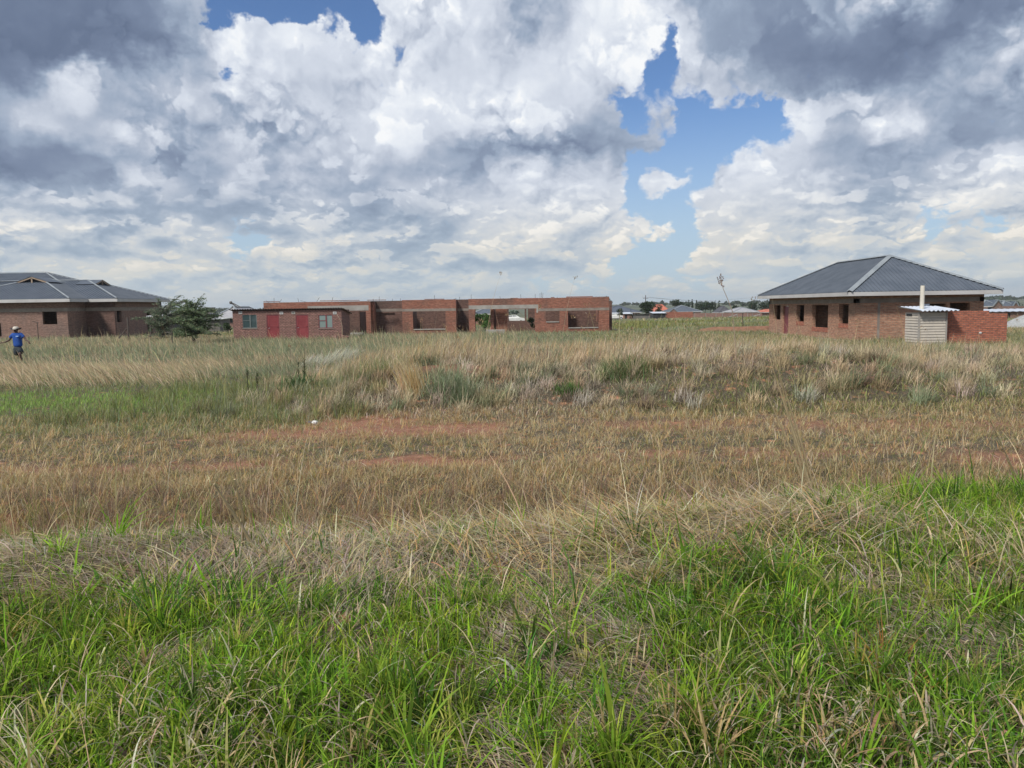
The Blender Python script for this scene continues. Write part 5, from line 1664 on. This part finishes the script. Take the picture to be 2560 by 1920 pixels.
far_wall(1666, 1732, 780.5, 172, "tall red brick yard wall below the blue grey far roof", 'brick_red')
far_wall(1733, 1905, 783.5, 196, "long low brown brick wall running behind the wire fence", 'brick_far')
far_wall(2375, 2470, 769, 118, "weathered brick boundary wall behind the right house", 'brick_left')
far_wall(2500, 2640, 766.5, 128, "brick boundary wall under the blue gabled roofs at far right", 'brick_left')
shack(2478, 2640, 778, 92, "low shed with white corrugated roof at the far right edge", mat='brick_left', roofm='zinc', slant=.25, depth=5, door=(.2, .3))
shack(520, 549, 798, 84, "board shack with white roof under the dark water tank", mat='shack', roofm='white', slant=.1, depth=3)
shack(396, 437, 790, 66, "dark tin shed behind the wide thorn tree", mat='black', roofm='rust', slant=.2, depth=3)
shack(374, 406, 790.5, 62, "small white roofed shelter on thin posts beside the left house", posts=2, roofm='white', slant=.15, depth=2.2, name="shelter", cat='shelter')


def tank():
    Y = 85.5; p = at(536, 797, Y); z0 = p.z + .1
    r = thing("water_tank", (p.x, Y, z0), "dark round plastic water tank sitting on the white roofed shack", 'tank')
    mb = MB(); q = .0
    prof = [(.05, 0), (.42, .02), (.45, .15), (.43, .17), (.45, .19), (.45, .34), (.43, .36), (.45, .38), (.42, .52), (.25, .64), (.10, .68), (.02, .69)]
    mb.lathe(prof, 24, (p.x, Y, z0)); mb.build("barrel", M['tank'], r, smooth=True)
    c = MB(); c.lathe([(.11, .675), (.11, .73), (.02, .74)], 14, (p.x, Y, z0)); c.build("lid", M['black'], r)
    b = at(523, 781, 100); w = at(532, 769.5, 100)
    o = MB(); o.box(b.x - .45, b.x + .45, 100, 100.9, float(height(b.x, 100)), w.z); o.box(b.x - .5, b.x + .5, 99.95, 100.95, w.z, w.z + .06)
    t = o.build("water_tower", M['shack'])
    tag(t, "slim grey green block tower rising behind the thorn tree", 'tower')


tank()


def gravel():
    c = at(2556, 830, 58.0); n = 46
    mb = MB(); g = float(height(c.x, 58)); vs = []; fs = []
    for i in range(n + 1):
        for j in range(n + 1):
            u, v = i / n * 2 - 1, j / n * 2 - 1; r2 = math.hypot(u, v)
            x, y = c.x + .6 + u * 2.6, 58 + v * 1.9
            z = 1.22 * max(0, 1 - r2 ** 1.3) + (0.10 * (n3.fbm(x, y, 2.2) - .5) * 2 + .10 * (n2.fbm(x, y, 6.0, 2) - .5)) * (r2 < 1)
            vs.append((x, y, g - .05 + float(z)))
    for i in range(n):
        for j in range(n): fs.append((i * (n + 1) + j, (i + 1) * (n + 1) + j, (i + 1) * (n + 1) + j + 1, i * (n + 1) + j + 1))
    mb.add(vs, fs); o = mb.build("gravel_heap", M['gravel'], smooth=True)
    tag(o, "pale grey heap of crushed stone at the right edge behind the red wall", 'gravel heap')


gravel()

# ------------------------------------------------------------------ posts, poles, wires, fence
def leaning_post(px, pt, pb, Y, label, brace=None, top=None, w=.09, name="fence_post"):
    a = at(px, pt, Y); g = float(height(a.x, Y))
    if brace is None and top is None:
        o = MB().bar((a.x, Y, g - .2), (a.x, Y, a.z), w).build(name, M['dark_timber']); return tag(o, label, 'post')
    r = thing(name, (a.x, Y, g), label, 'post')
    MB().bar((a.x, Y, g - .2), (a.x, Y, a.z), w).build("pole", M['dark_timber'], r)
    if brace:
        b0, b1 = at(*brace[0], Y), at(*brace[1], Y)
        MB().bar(b0, b1, w * .7).build("brace", M['dark_timber'], r)
    if top:
        b0, b1 = at(*top[0], Y), at(*top[1], Y)
        MB().bar(b0, b1, w * .9).build("crossbar", M['dark_timber'], r)
    return r


leaning_post(318, 793, 850, 55, "dark post with slanting brace in front of the left house", brace=((317, 820), (297, 846)), w=.10)
leaning_post(93, 806, 846, 60, "thin post with tilted crossbar beside the person", top=((81, 803), (97, 807)), w=.045)
leaning_post(429, 822, 846, 50, "short pale stake standing in grass below the wide thorn tree", w=.05)
leaning_post(1857, 782, 828, 60, "thin grey stake left of the right house", w=.05)

r = thing("utility_pole", (at(1614, 760, 210).x, 210, float(height(at(1614, 760, 210).x, 210))), "thin wooden power pole with short crossarm against the sky", 'pole')
a = at(1614, 738, 210)
MB().tube([(a.x, 210, r.location.z - .3), (a.x, 210, a.z)], [.14, .09], 8).build("pole", M['bark'], r)
MB().box(a.x - .7, a.x + .7, 209.85, 209.95, a.z - .9, a.z - .8).build("crossarm", M['bark'], r)
for dx in (-.8, .8): MB().lathe([(.02, 0), (.09, .05), (.06, .25), (.02, .28)], 8, (a.x + dx, 209.9, a.z - .75)).build("insulator", M['white'], r)
MB().box(a.x + .12, a.x + .75, 209.8, 210.2, a.z - 3.4, a.z - 2.4).build("transformer", M['shack'], r)


def wire(p0, p1, sag, label, rad=.03):
    p0, p1 = Vector(p0), Vector(p1); pts = []
    for i in range(13):
        t = i / 12; p = p0.lerp(p1, t); p.z -= sag * 4 * t * (1 - t); pts.append(p)
    o = MB().tube(pts, [rad] * 13, 4).build("overhead_wire", M['shack']); tag(o, label, 'wire', "overhead power wires")


wire((a.x - .8, 210, a.z - .5), at(1900, 741, 300), 1.2, "left overhead wire running from the wooden power pole", .022)
wire((a.x + .8, 210, a.z - .5), at(1905, 746, 300), 1.2, "right overhead wire running from the wooden power pole", .022)

fr = thing("wire_fence", (at(1790, 800, 188).x, 188, float(height(at(1790, 800, 188).x, 188))), "wire mesh fence on pale posts crossing the far green field", 'fence')
prev = None
for px in (1737, 1764, 1790, 1806, 1830, 1843, 1869, 1881, 1900):
    p = at(px, 783, 188); g = float(height(p.x, 188))
    MB().bar((p.x, 188, g - .1), (p.x, 188, p.z), .11).build("post", M['concrete'], fr)
    if px in (1843, 1900): MB().bar((p.x - 2.6, 188.1, g), (p.x, 188.1, p.z - .3), .13).build("brace", M['fascia'], fr)
pa, pb = at(1737, 783, 188), at(1900, 783, 188)
mb = MB()
for k in range(6):
    z = pa.z - .1 - k * .32; mb.bar((pa.x, 187.9, z), (pb.x, 187.9, z), .022)
x = pa.x
while x < pb.x: mb.bar((x, 187.88, pa.z - 1.8), (x, 187.88, pa.z - .1), .018); x += .5
mb.build("wire_mesh", M['shack'], fr)

# ------------------------------------------------------------------ trees far off
DK = [(.04, .065, .032), (.055, .085, .038), (.03, .05, .026)]
simple_tree("bushy_tree", 1511, 733.5, 800, 100, 44, "dark rounded tree rising behind the right end of the ruin", cols=DK, n=2200)
simple_tree("bushy_tree", 1548, 767, 790, 160, 26, "small green bush in front of the long slate roof", n=700)
simple_tree("bushy_tree", 1577, 770, 790, 165, 10, "tiny pointed shrub beside the long slate roof", kind='cone', n=250)
simple_tree("bushy_tree", 1622, 755, 800, 185, 50, "broad dark green tree standing behind the power pole", cols=DK, n=2600)
simple_tree("bushy_tree", 1647, 759, 800, 184, 28, "lower right half of the dark tree group by the red roof", cols=DK, n=1200)
simple_tree("flat_topped_tree", 1689, 746, 800, 300, 42, "large flat topped tree with pale gaps above the blue grey far roof", kind='flat', cols=DK + [(.09, .105, .06)], n=1800)
for px, pt, w_, lb in ((1722, 750.5, 8, "leftmost slim cypress of the far row"), (1731, 749.5, 8, "slim cypress second from the left in the far row"), (1741, 752, 12, "wider cypress third in the far row"), (1788, 750, 10, "tall cypress of the right hand pair"), (1797, 749.5, 14, "thick dark cypress ending the far row")):
    simple_tree("cypress", px, pt, 800, 420, w_, lb, kind='cone', cols=DK, n=420, group="slim cypress trees on the skyline", leaf=.6)
for px, pt, w_, lb in ((1704, 760, 34, "low dark tree crown right of the flat topped tree"), (1750, 757, 30, "ragged dark tree among the cypresses"), (1764, 753, 26, "twiggy mid height tree between the two cypress groups"), (1776, 755, 24, "round dark tree just left of the tall cypress pair"),
                       (1840, 762, 24, "small round tree above the wire fence"), (1884, 757, 34, "wide dark tree above the low grey roof"), (1912, 756, 40, "dense dark tree touching the right house roof line"), (1640, 765, 20, "small tree just left of the orange roof"), (2510, 757, 26, "dark shrub above the blue gabled roofs"), (2540, 754, 40, "low dark tree at the right skyline")):
    simple_tree("skyline_tree", px, pt, 790, 330, w_, lb, cols=DK, n=520, group="dark trees on the skyline", leaf=.7)
simple_tree("small_tree", 570, 803, 850, 70, 28, "small light green tree beside the left wall of the cottage", cols=[(.07, .11, .05), (.09, .13, .06)], n=900)
simple_tree("green_bush", 1212, 783, 830, 64.8, 52, "bright green bush growing inside the ruin porch", cols=[(.10, .20, .07), (.14, .25, .08)], n=2600, leaf=.12)
simple_tree("green_bush", 1330, 790, 832, 63.2, 24, "thin grey green shrub beside the right porch pillar of the ruin", cols=[(.08, .11, .06), (.10, .12, .07)], n=500, leaf=.12)


def woodland():
    """far ridge covered with trees, reads as one mass"""
    parts = []
    for (Y, n, hh, w) in ((560, 60, 2.6, 9), (760, 200, 3.4, 12), (1050, 420, 4.6, 17), (1400, 600, 6, 24)):
        x = rng.uniform(-1.0 * Y, 1.0 * Y, n); y = Y + rng.uniform(-.13, .13, n) * Y
        k = n2.fbm(x, y, .006) > .47; x, y = x[k], y[k]; z = height(x, y)
        for xx, yy, zz in zip(x, y, z):
            r = w * rnd.uniform(.25, .6); h = hh * rnd.uniform(.45, 1)
            cs = [(xx + rnd.uniform(-.5, .5) * r, yy, zz + h * rnd.uniform(.3, .6)) for _ in range(4)]
            V, F, T = leaf_cloud(cs, [(r * .6, r * .6, h * .42)] * 4, 46, r * .36 + .6, DK + [(.06, .08, .04)], fill=.1, sep=.2)
            parts.append((V, F, T))
    o = grass_object("distant_woodland", parts, "hazy band of small trees along the far ridge", M['leaf'], 'woodland')


woodland()

# ------------------------------------------------------------------ small plants that stand out
def tuft(name, px, py, Y, n, h, w, cols, label, spread=.25, lean=(.5, .25), cat='grass tuft', az=None, seg=4, width_px=None, group=None, **kw):
    c = at(px, py, Y)
    if width_px: cx = c.x + rng.uniform(-.5, .5, n) * width_px / 1920 * Y
    else: cx = c.x + rng.normal(0, spread, n)
    cy = Y + rng.normal(0, spread, n)
    a = rng.uniform(0, 6.28, n) if az is None else rng.normal(az, .5, n)
    V, F, T = lay(cx, cy, h, w, cols, lean, seg, az=a, facing_cam=az is not None, **kw)
    o = quads_object(name, V, F, T, M['grass_far'])
    return tag(o, label, cat, group)


WH = [(.60, .58, .47), (.52, .51, .41), (.42, .44, .33)]
tuft("plume_grass", 785, 905, 29.5, 1100, .46, .012, WH, "white feathery grass tuft, left and lower of the pair", .3, (.75, .2), az=0.2, width_px=72, tipdry=0)
tuft("plume_grass", 852, 890, 31.5, 1000, .58, .013, WH, "white feathery grass tuft, right and higher of the pair", .3, (.75, .2), az=0.2, width_px=56, tipdry=0)
tuft("grass_tussock", 1135, 985, 16.8, 1500, .42, .010, [(.22, .28, .15), (.28, .33, .20), (.16, .22, .11), (.36, .38, .27)], "big grey green grass tussock on the face of the heap", .30, (.75, .3))
tuft("straw_tussock", 1035, 960, 16.9, 300, .62, .011, STRAW + GOLD, "tall straw yellow tussock leaning left beside the grey green tussock", .14, (.35, .15), az=2.9)
tuft("grass_tussock", 1560, 955, 18.0, 700, .36, .013, [(.12, .18, .07), (.17, .22, .10)], "dull green tussock on the right half of the heap", .35, (.8, .3))
tuft("grass_tussock", 1420, 1005, 16.8, 260, .26, .012, [(.07, .16, .035), (.10, .20, .05)], "small vivid green tuft low on the heap", .13, (.6, .3))
tuft("broad_leaf_weed", 742, 975, 19.5, 420, .40, .035, [(.075, .14, .06), (.10, .17, .07)], "dark green leafy weed in front of the dry tussocks", .20, (.5, .4), cat='weed')
for px, py, Y, h, lb in ((747, 955, 20, .85, "dark upright weed spike beside the leafy weed, left one"), (762, 950, 20, .95, "dark upright weed spike beside the leafy weed, taller right one"), (620, 965, 19.5, .75, "thin blackish weed stem in the left tussocks"), (643, 968, 19.5, .62, "shorter blackish weed stem in the left tussocks")):
    c = at(px, py, Y); g = float(height(c.x, Y)); n = 60
    V, F, T = lay(np.full(n, c.x) + rng.normal(0, .012, n), np.full(n, Y), .13, .022, [(.10, .14, .065), (.14, .13, .08)], (1.0, .3), 2)
    V[:, 2] += np.repeat(rng.uniform(.1, .9, n) * h, 6)
    V2, F2, T2 = lay(np.array([c.x]), np.array([Y]), h * 1.05, .022, [(.05, .06, .035)], (.05, .02), 4, facing_cam=True)
    o = quads_object("weed_stem", np.concatenate([V, V2]), np.concatenate([F, F2 + len(V)]), np.concatenate([T, T2]), M['grass_far'])
    tag(o, lb, 'weed')


def seed_weed():
    """bare curved weed stalk with a cluster of seed heads against the sky"""
    Y = 15.5
    pts = [at(1842, 985, Y), at(1840, 880, Y), at(1831, 778, Y), at(1818, 745, Y), at(1808, 722, Y), at(1803, 708, Y)]
    g = float(height(pts[0].x, Y)); pts[0].z = g
    r = thing("dried_weed", (pts[0].x, Y, g), "tall bare weed stalk with dark seed heads against the sky", 'weed')
    mb = MB(); mb.tube(pts, [.009, .008, .007, .006, .005, .005], 6)
    mb.build("stem", M['timber'], r, smooth=True)
    hd = MB(); tw = MB()
    tips = [(1793, 693), (1797, 700), (1800, 690), (1803, 686), (1806, 691), (1807, 697), (1801, 696), (1799, 704), (1805, 703), (1809, 717), (1795, 708), (1804, 713)]
    for i, (px, py) in enumerate(tips):
        b = pts[4].lerp(pts[5], rnd.random()) if i > 4 else pts[5]; t = at(px, py, Y + rnd.uniform(-.05, .05))
        tw.tube([b, b.lerp(t, .6) + Vector((0, .01, .01)), t], [.004, .003, .003], 5)
        for _ in range(2):
            o = Vector((rnd.gauss(0, .010), rnd.gauss(0, .010), rnd.gauss(0, .012)))
            hd.lathe([(.001, -.016), (.008, -.006), (.009, .005), (.001, .016)], 6, tuple(t + o))
    tw.build("twig", M['timber'], r); hd.build("seed_head", M['rust'], r)


seed_weed()


def tall_stem(px0, py0, px1, py1, Y, label, n=1, rad=.005):
    b = at(px0, py0, Y); g = float(height(b.x, Y)); b.z = g; t = at(px1, py1, Y - .2)
    rad *= 1.5; mb = MB()
    for k in range(n):
        o = Vector((rnd.gauss(0, .03), rnd.gauss(0, .04), 0)); e = t + Vector((rnd.gauss(0, .10), 0, rnd.uniform(-.35, .05))) if k else t
        m1 = (b + o).lerp(e, .5) + Vector((rnd.gauss(0, .02), 0, .02))
        mb.tube([b + o, m1, e], [rad, rad * .8, rad * .4], 5)
        mb.bar(e, e + (e - m1).normalized() * .05, rad * .9)
    o = mb.build("dry_stalk", M['straw_stem']); tag(o, label, 'stalk')


M['straw_stem'] = rough_mat("straw_stem", C(.45, .36, .21), C(.36, .28, .16), 8.0, rough=.7)
tall_stem(2040, 1285, 1925, 900, 6.4, "tallest sheaf of dry stalks, leaning left, right of centre", 5, .006)
tall_stem(1760, 1190, 1712, 1010, 7.4, "single straight dry stalk left of the tallest sheaf", 1, .006)
tall_stem(1900, 1250, 1825, 1110, 6.2, "short pinkish stalk between two taller dry stalks", 1, .005)
tall_stem(1460, 1240, 1262, 1085, 6.3, "long dry stem sloping down right from the centre", 1, .0045)
tall_stem(1700, 1260, 1470, 1055, 6.3, "dry stem crossing the centre, bent low to the left", 1, .0045)
tall_stem(2560, 1230, 2480, 1060, 6.8, "dry bent stalk near the right edge above the green stand", 1, .005)
tall_stem(460, 1300, 500, 1240, 5.2, "pale stem standing over the left tussock", 1, .005)
tall_stem(600, 1330, 545, 1225, 5.0, "thick dead stalk leaning left on the bank", 2, .008)
tall_stem(640, 1330, 570, 1100, 5.6, "thin grey branched stem left of centre on the bank", 1, .004)


def litter():
    p = at(783, 1061, 14.6); z = float(height(p.x, 14.6))
    r = thing("litter", (p.x, 14.6, z), "crumpled white and dark plastic litter on the red soil", 'litter')
    for (dx, mt, nm, s) in ((.04, 'rubble_white', 'white_plastic', .062), (-.06, 'litter_dark', 'dark_plastic', .045)):
        bm = bmesh.new(); bmesh.ops.create_icosphere(bm, subdivisions=3, radius=s)
        for v in bm.verts:
            k = 1 + .5 * (n1.fbm(v.co.x * 60, v.co.y * 60 + v.co.z * 40, 1.0, 2) - .5) * 2
            v.co *= float(k); v.co.z *= .6; v.co += Vector((dx, 0, .05))
        me = bpy.data.meshes.new(nm); bm.to_mesh(me); bm.free(); me.materials.append(M[mt])
        o = bpy.data.objects.new(nm, me); COL.objects.link(o); o.parent = r


litter()


# ------------------------------------------------------------------ the person
def person():
    Y = 36.0; c = at(47, 900, Y); g = float(height(c.x, Y))
    r = thing("person", (c.x, Y, g), "person in blue shirt, dark shorts and white brimmed hat, arms held out", 'person')
    K = 53.3
    q = lambda px, py, y=0.0: ((px - 47) / K, y, (901.5 - py) / K)
    skin, _, b, _o = new_mat("skin_dark", .6); b.inputs["Base Color"].default_value = C(.085, .045, .032)
    shirt = rough_mat("shirt_blue", C(.010, .060, .27), C(.014, .075, .32), 9.0)
    shorts = rough_mat("shorts_charcoal", C(.018, .028, .034), C(.03, .04, .046), 9.0)
    hatm = rough_mat("hat_straw_white", C(.50, .46, .39), C(.58, .54, .47), 9.0)
    brimm = rough_mat("hat_brim_dark", C(.06, .055, .06), C(.09, .08, .08), 9.0)
    def skinmesh(name, verts, edges, radii, mat, parent, root=0, sub=2):
        me = bpy.data.meshes.new(name); me.from_pydata(verts, edges, []); me.update()
        o = bpy.data.objects.new(name, me); COL.objects.link(o); o.parent = parent; me.materials.append(mat)
        m = o.modifiers.new("skin", 'SKIN'); m.use_smooth_shade = True
        for i, rad in enumerate(radii):
            me.skin_vertices[0].data[i].radius = rad if isinstance(rad, tuple) else (rad, rad)
        me.skin_vertices[0].data[root].use_root = True
        s = o.modifiers.new("sub", 'SUBSURF'); s.levels = sub; s.render_levels = sub
        # bake to a plain mesh
        dg = bpy.context.evaluated_depsgraph_get(); dg.update()
        ev = bpy.data.meshes.new_from_object(o.evaluated_get(dg)); o.modifiers.clear(); o.data = ev
        return o
    V = []; E = []; Rd = []
    def add(p, rad, prev=None):
        V.append(p); Rd.append(rad); 
        if prev is not None: E.append((prev, len(V) - 1))
        return len(V) - 1
    pel = add(q(48, 868), (.15, .10)); sp = add(q(48, 855), (.13, .09), pel); ch = add(q(47.5, 838), (.17, .11), sp)
    ne0 = add(q(47, 830.5), (.075, .07), ch); ne = add(q(46, 827), (.052, .055), ne0)
    h1 = add(q(45.6, 823.4, -.01), (.084, .098), ne); h2 = add(q(45.5, 819, 0), (.092, .105), h1); h3 = add(q(45.5, 815.2, 0), (.065, .08), h2)
    # arms
    def hand(prev, w, d, up, s):
        """palm and five separate fingers; d along the hand, up across it"""
        w = Vector(w); d = Vector(d).normalized(); u = Vector(up).normalized(); n_ = d.cross(u).normalized()
        pm = add(tuple(w + d * .05), (.034, .018), prev); pe = add(tuple(w + d * .085), (.036, .016), pm)
        for k, (off, L, cu) in enumerate(((.030, .068, .2), (.011, .078, .25), (-.010, .073, .3), (-.030, .058, .35))):
            f = w + d * .095 + u * off; a = add(tuple(f), .0095, pe)
            f = f + (d + n_ * cu * s).normalized() * L * .5; a = add(tuple(f), .0088, a)
            f = f + (d + n_ * cu * 3 * s).normalized() * L * .45; add(tuple(f), .0078, a)
        t = w + d * .03 + u * .035; a = add(tuple(t), .012, pm); t2 = t + (d * .8 + u * .9).normalized() * .04; a = add(tuple(t2), .0105, a)
        add(tuple(t2 + (d + u * .3).normalized() * .03), .009, a)
    sl = add(q(36, 832.5), (.062, .062), ch); el = add(q(28.5, 846, -.03), .044, sl); ml = add(q(20, 850, -.06), .040, el); wl = add(q(12.5, 852.4, -.09), .026, ml)
    hand(wl, V[wl], Vector(q(5, 853, -.10)) - Vector(V[wl]), (0, -.3, 1), 1)
    sr = add(q(60, 832.5), (.062, .062), ch); er = add(q(69.5, 845, -.04), .044, sr); mr = add(q(75, 847.6, -.09), .040, er); wr = add(q(79.5, 849.2, -.13), .026, mr)
    hand(wr, V[wr], Vector(q(82.4, 853.5, -.17)) - Vector(V[wr]), (.7, -.3, .3), -1)
    # legs: walking, the right one (on the photograph's right) forward
    hl = add(q(43, 873), (.10, .10), pel); kl = add(q(47.5, 885.5, .06), .060, hl); cl = add(q(48, 891, .12), .054, kl); al = add(q(49.4, 898, .16), .035, cl); add(q(49.6, 900.4, .16), .036, al); add(q(49.2, 901.0, .03), (.036, .024), len(V) - 1)
    hr = add(q(53, 873), (.10, .10), pel); kr = add(q(55.6, 880, -.14), .064, hr); cr = add(q(56.2, 889, -.10), .056, kr); ar = add(q(57.0, 898, -.06), .036, cr); add(q(57.2, 901, -.06), .036, ar); add(q(57.6, 901.6, -.19), (.037, .024), len(V) - 1)
    body = skinmesh("body", V, E, Rd, skin, r)
    # face
    f = MB(); hc = q(45.5, 820.0)
    for s in (-1, 1): f.lathe([(.001, -.010), (.012, -.004), (.012, .004), (.001, .010)], 8, (hc[0] + s * .03, -.100, hc[2] - .01))
    f.build("eyes", M['rubble_white']).parent = r
    f = MB(); f.add([(hc[0] - .014, -.098, hc[2] - .05), (hc[0] + .014, -.098, hc[2] - .05), (hc[0], -.128, hc[2] - .045), (hc[0], -.10, hc[2] - .005)], [(0, 1, 2), (0, 2, 3), (1, 3, 2)]); f.build("nose", skin).parent = r
    f = MB(); f.tube([(hc[0] - .026, -.095, hc[2] - .068), (hc[0], -.106, hc[2] - .070), (hc[0] + .026, -.095, hc[2] - .068)], [.004, .008, .004], 6); f.build("mouth", skin).parent = r
    # shirt with short sleeves
    Vs = [q(48, 865.5), q(48, 853), q(47.5, 844), q(47.5, 835.5), q(47, 831), q(38, 832.2), q(32.5, 837.5, -.01), q(30.2, 841.5, -.02), q(57.5, 832.2), q(62.5, 837.5, -.01), q(65, 841, -.02)]
    Es = [(0, 1), (1, 2), (2, 3), (3, 4), (3, 5), (5, 6), (6, 7), (3, 8), (8, 9), (9, 10)]
    skinmesh("shirt", Vs, Es, [(.235, .16), (.215, .15), (.215, .15), (.23, .15), (.11, .10), (.098, .095), (.085, .085), (.082, .082), (.098, .095), (.085, .085), (.082, .082)], shirt, r)
    # emblem on the chest
    lo = MB(); e0, e1 = q(50, 837), q(56.3, 837)
    for k in range(4):
        xa = e0[0] + (e1[0] - e0[0]) * k / 4; lo.box(xa + .004, xa + .026, -.185, -.160, e0[2] + .004 * (k % 2), e0[2] + .03)
    lo.box(e0[0], e1[0], -.182, -.160, e0[2] - .010, e0[2] - .002)
    lo.build("chest_emblem", rough_mat("emblem_pale_blue", C(.45, .62, .85), C(.5, .68, .9), 9.0)).parent = r
    # shorts
    Vp = [q(48, 859), q(48, 868), q(42.8, 874), q(43.3, 886, .02), q(53.4, 873), q(54.6, 881, -.10)]
    Ep = [(0, 1), (1, 2), (2, 3), (1, 4), (4, 5)]
    skinmesh("shorts", Vp, Ep, [(.215, .145), (.21, .145), (.155, .15), (.155, .145), (.155, .15), (.15, .14)], shorts, r)
    # socks / boots
    for (px, y) in ((49.5, .16), (57.1, -.06)):
        m_ = MB(); a = q(px, 897.2, y); b_ = q(px + .1, 901.5, y)
        m_.tube([a, (a[0], a[1], (a[2] + b_[2]) / 2), (b_[0], b_[1] - .01, b_[2] + .02)], [.045, .046, .05], 10)
        m_.tube([(b_[0], b_[1] + .05, b_[2] + .035), (b_[0], b_[1] - .05, b_[2] + .04), (b_[0], b_[1] - .16, b_[2] + .03), (b_[0], b_[1] - .21, b_[2] + .025)], [.038, .05, .045, .02], 10)
        m_.build("boot", M['black'], None, smooth=True).parent = r
    # hat: crown and upcurled brim
    hx, hz = q(45.6, 818.6)[0], q(45.6, 818.8)[2]
    cr_ = MB(); cr_.lathe([(.128, -.01), (.124, .045), (.11, .09), (.07, .12), (.02, .11), (.001, .105)], 24, (hx, 0, hz)); hat = cr_.build("hat", hatm, None, smooth=True); hat.parent = r
    br = MB(); vs = []; fs = []; n = 36
    for j, (rad, dz) in enumerate(((.118, -.012), (.16, -.022), (.20, -.016), (.235, .012))):
        for k in range(n):
            t = 2 * math.pi * k / n; lift = abs(math.cos(t)) ** 2 * (rad - .10) * .35 - abs(math.sin(t)) ** 2 * (rad - .10) * .25
            vs.append((hx + rad * math.cos(t), rad * .9 * math.sin(t), hz + dz + lift))
    for j in range(3):
        for k in range(n): fs.append((j * n + k, j * n + (k + 1) % n, (j + 1) * n + (k + 1) % n, (j + 1) * n + k))
    br.add(vs, fs); br.add([(x, y, z + .006) for x, y, z in vs], [tuple(reversed(f)) for f in fs])
    o = br.build("brim", brimm, None, smooth=True); o.parent = hat


person()

# ------------------------------------------------------------------ air
def haze():
    mb = MB(); mb.box(-4600, 4600, -60, 4600, -14, 60)
    m = bpy.data.materials.new("haze"); m.use_nodes = True; t = m.node_tree
    for n in list(t.nodes): t.nodes.remove(n)
    o = t.nodes.new("ShaderNodeOutputMaterial"); v = t.nodes.new("ShaderNodeVolumePrincipled")
    v.inputs["Color"].default_value = (0.95, 0.98, 1.0, 1); v.inputs["Density"].default_value = HAZE
    v.inputs["Anisotropy"].default_value = 0.2
    t.links.new(v.outputs[0], o.inputs["Volume"])
    ob = mb.build("haze", m); tag(ob, kind='stuff')


HAZE = 0.00018
haze()
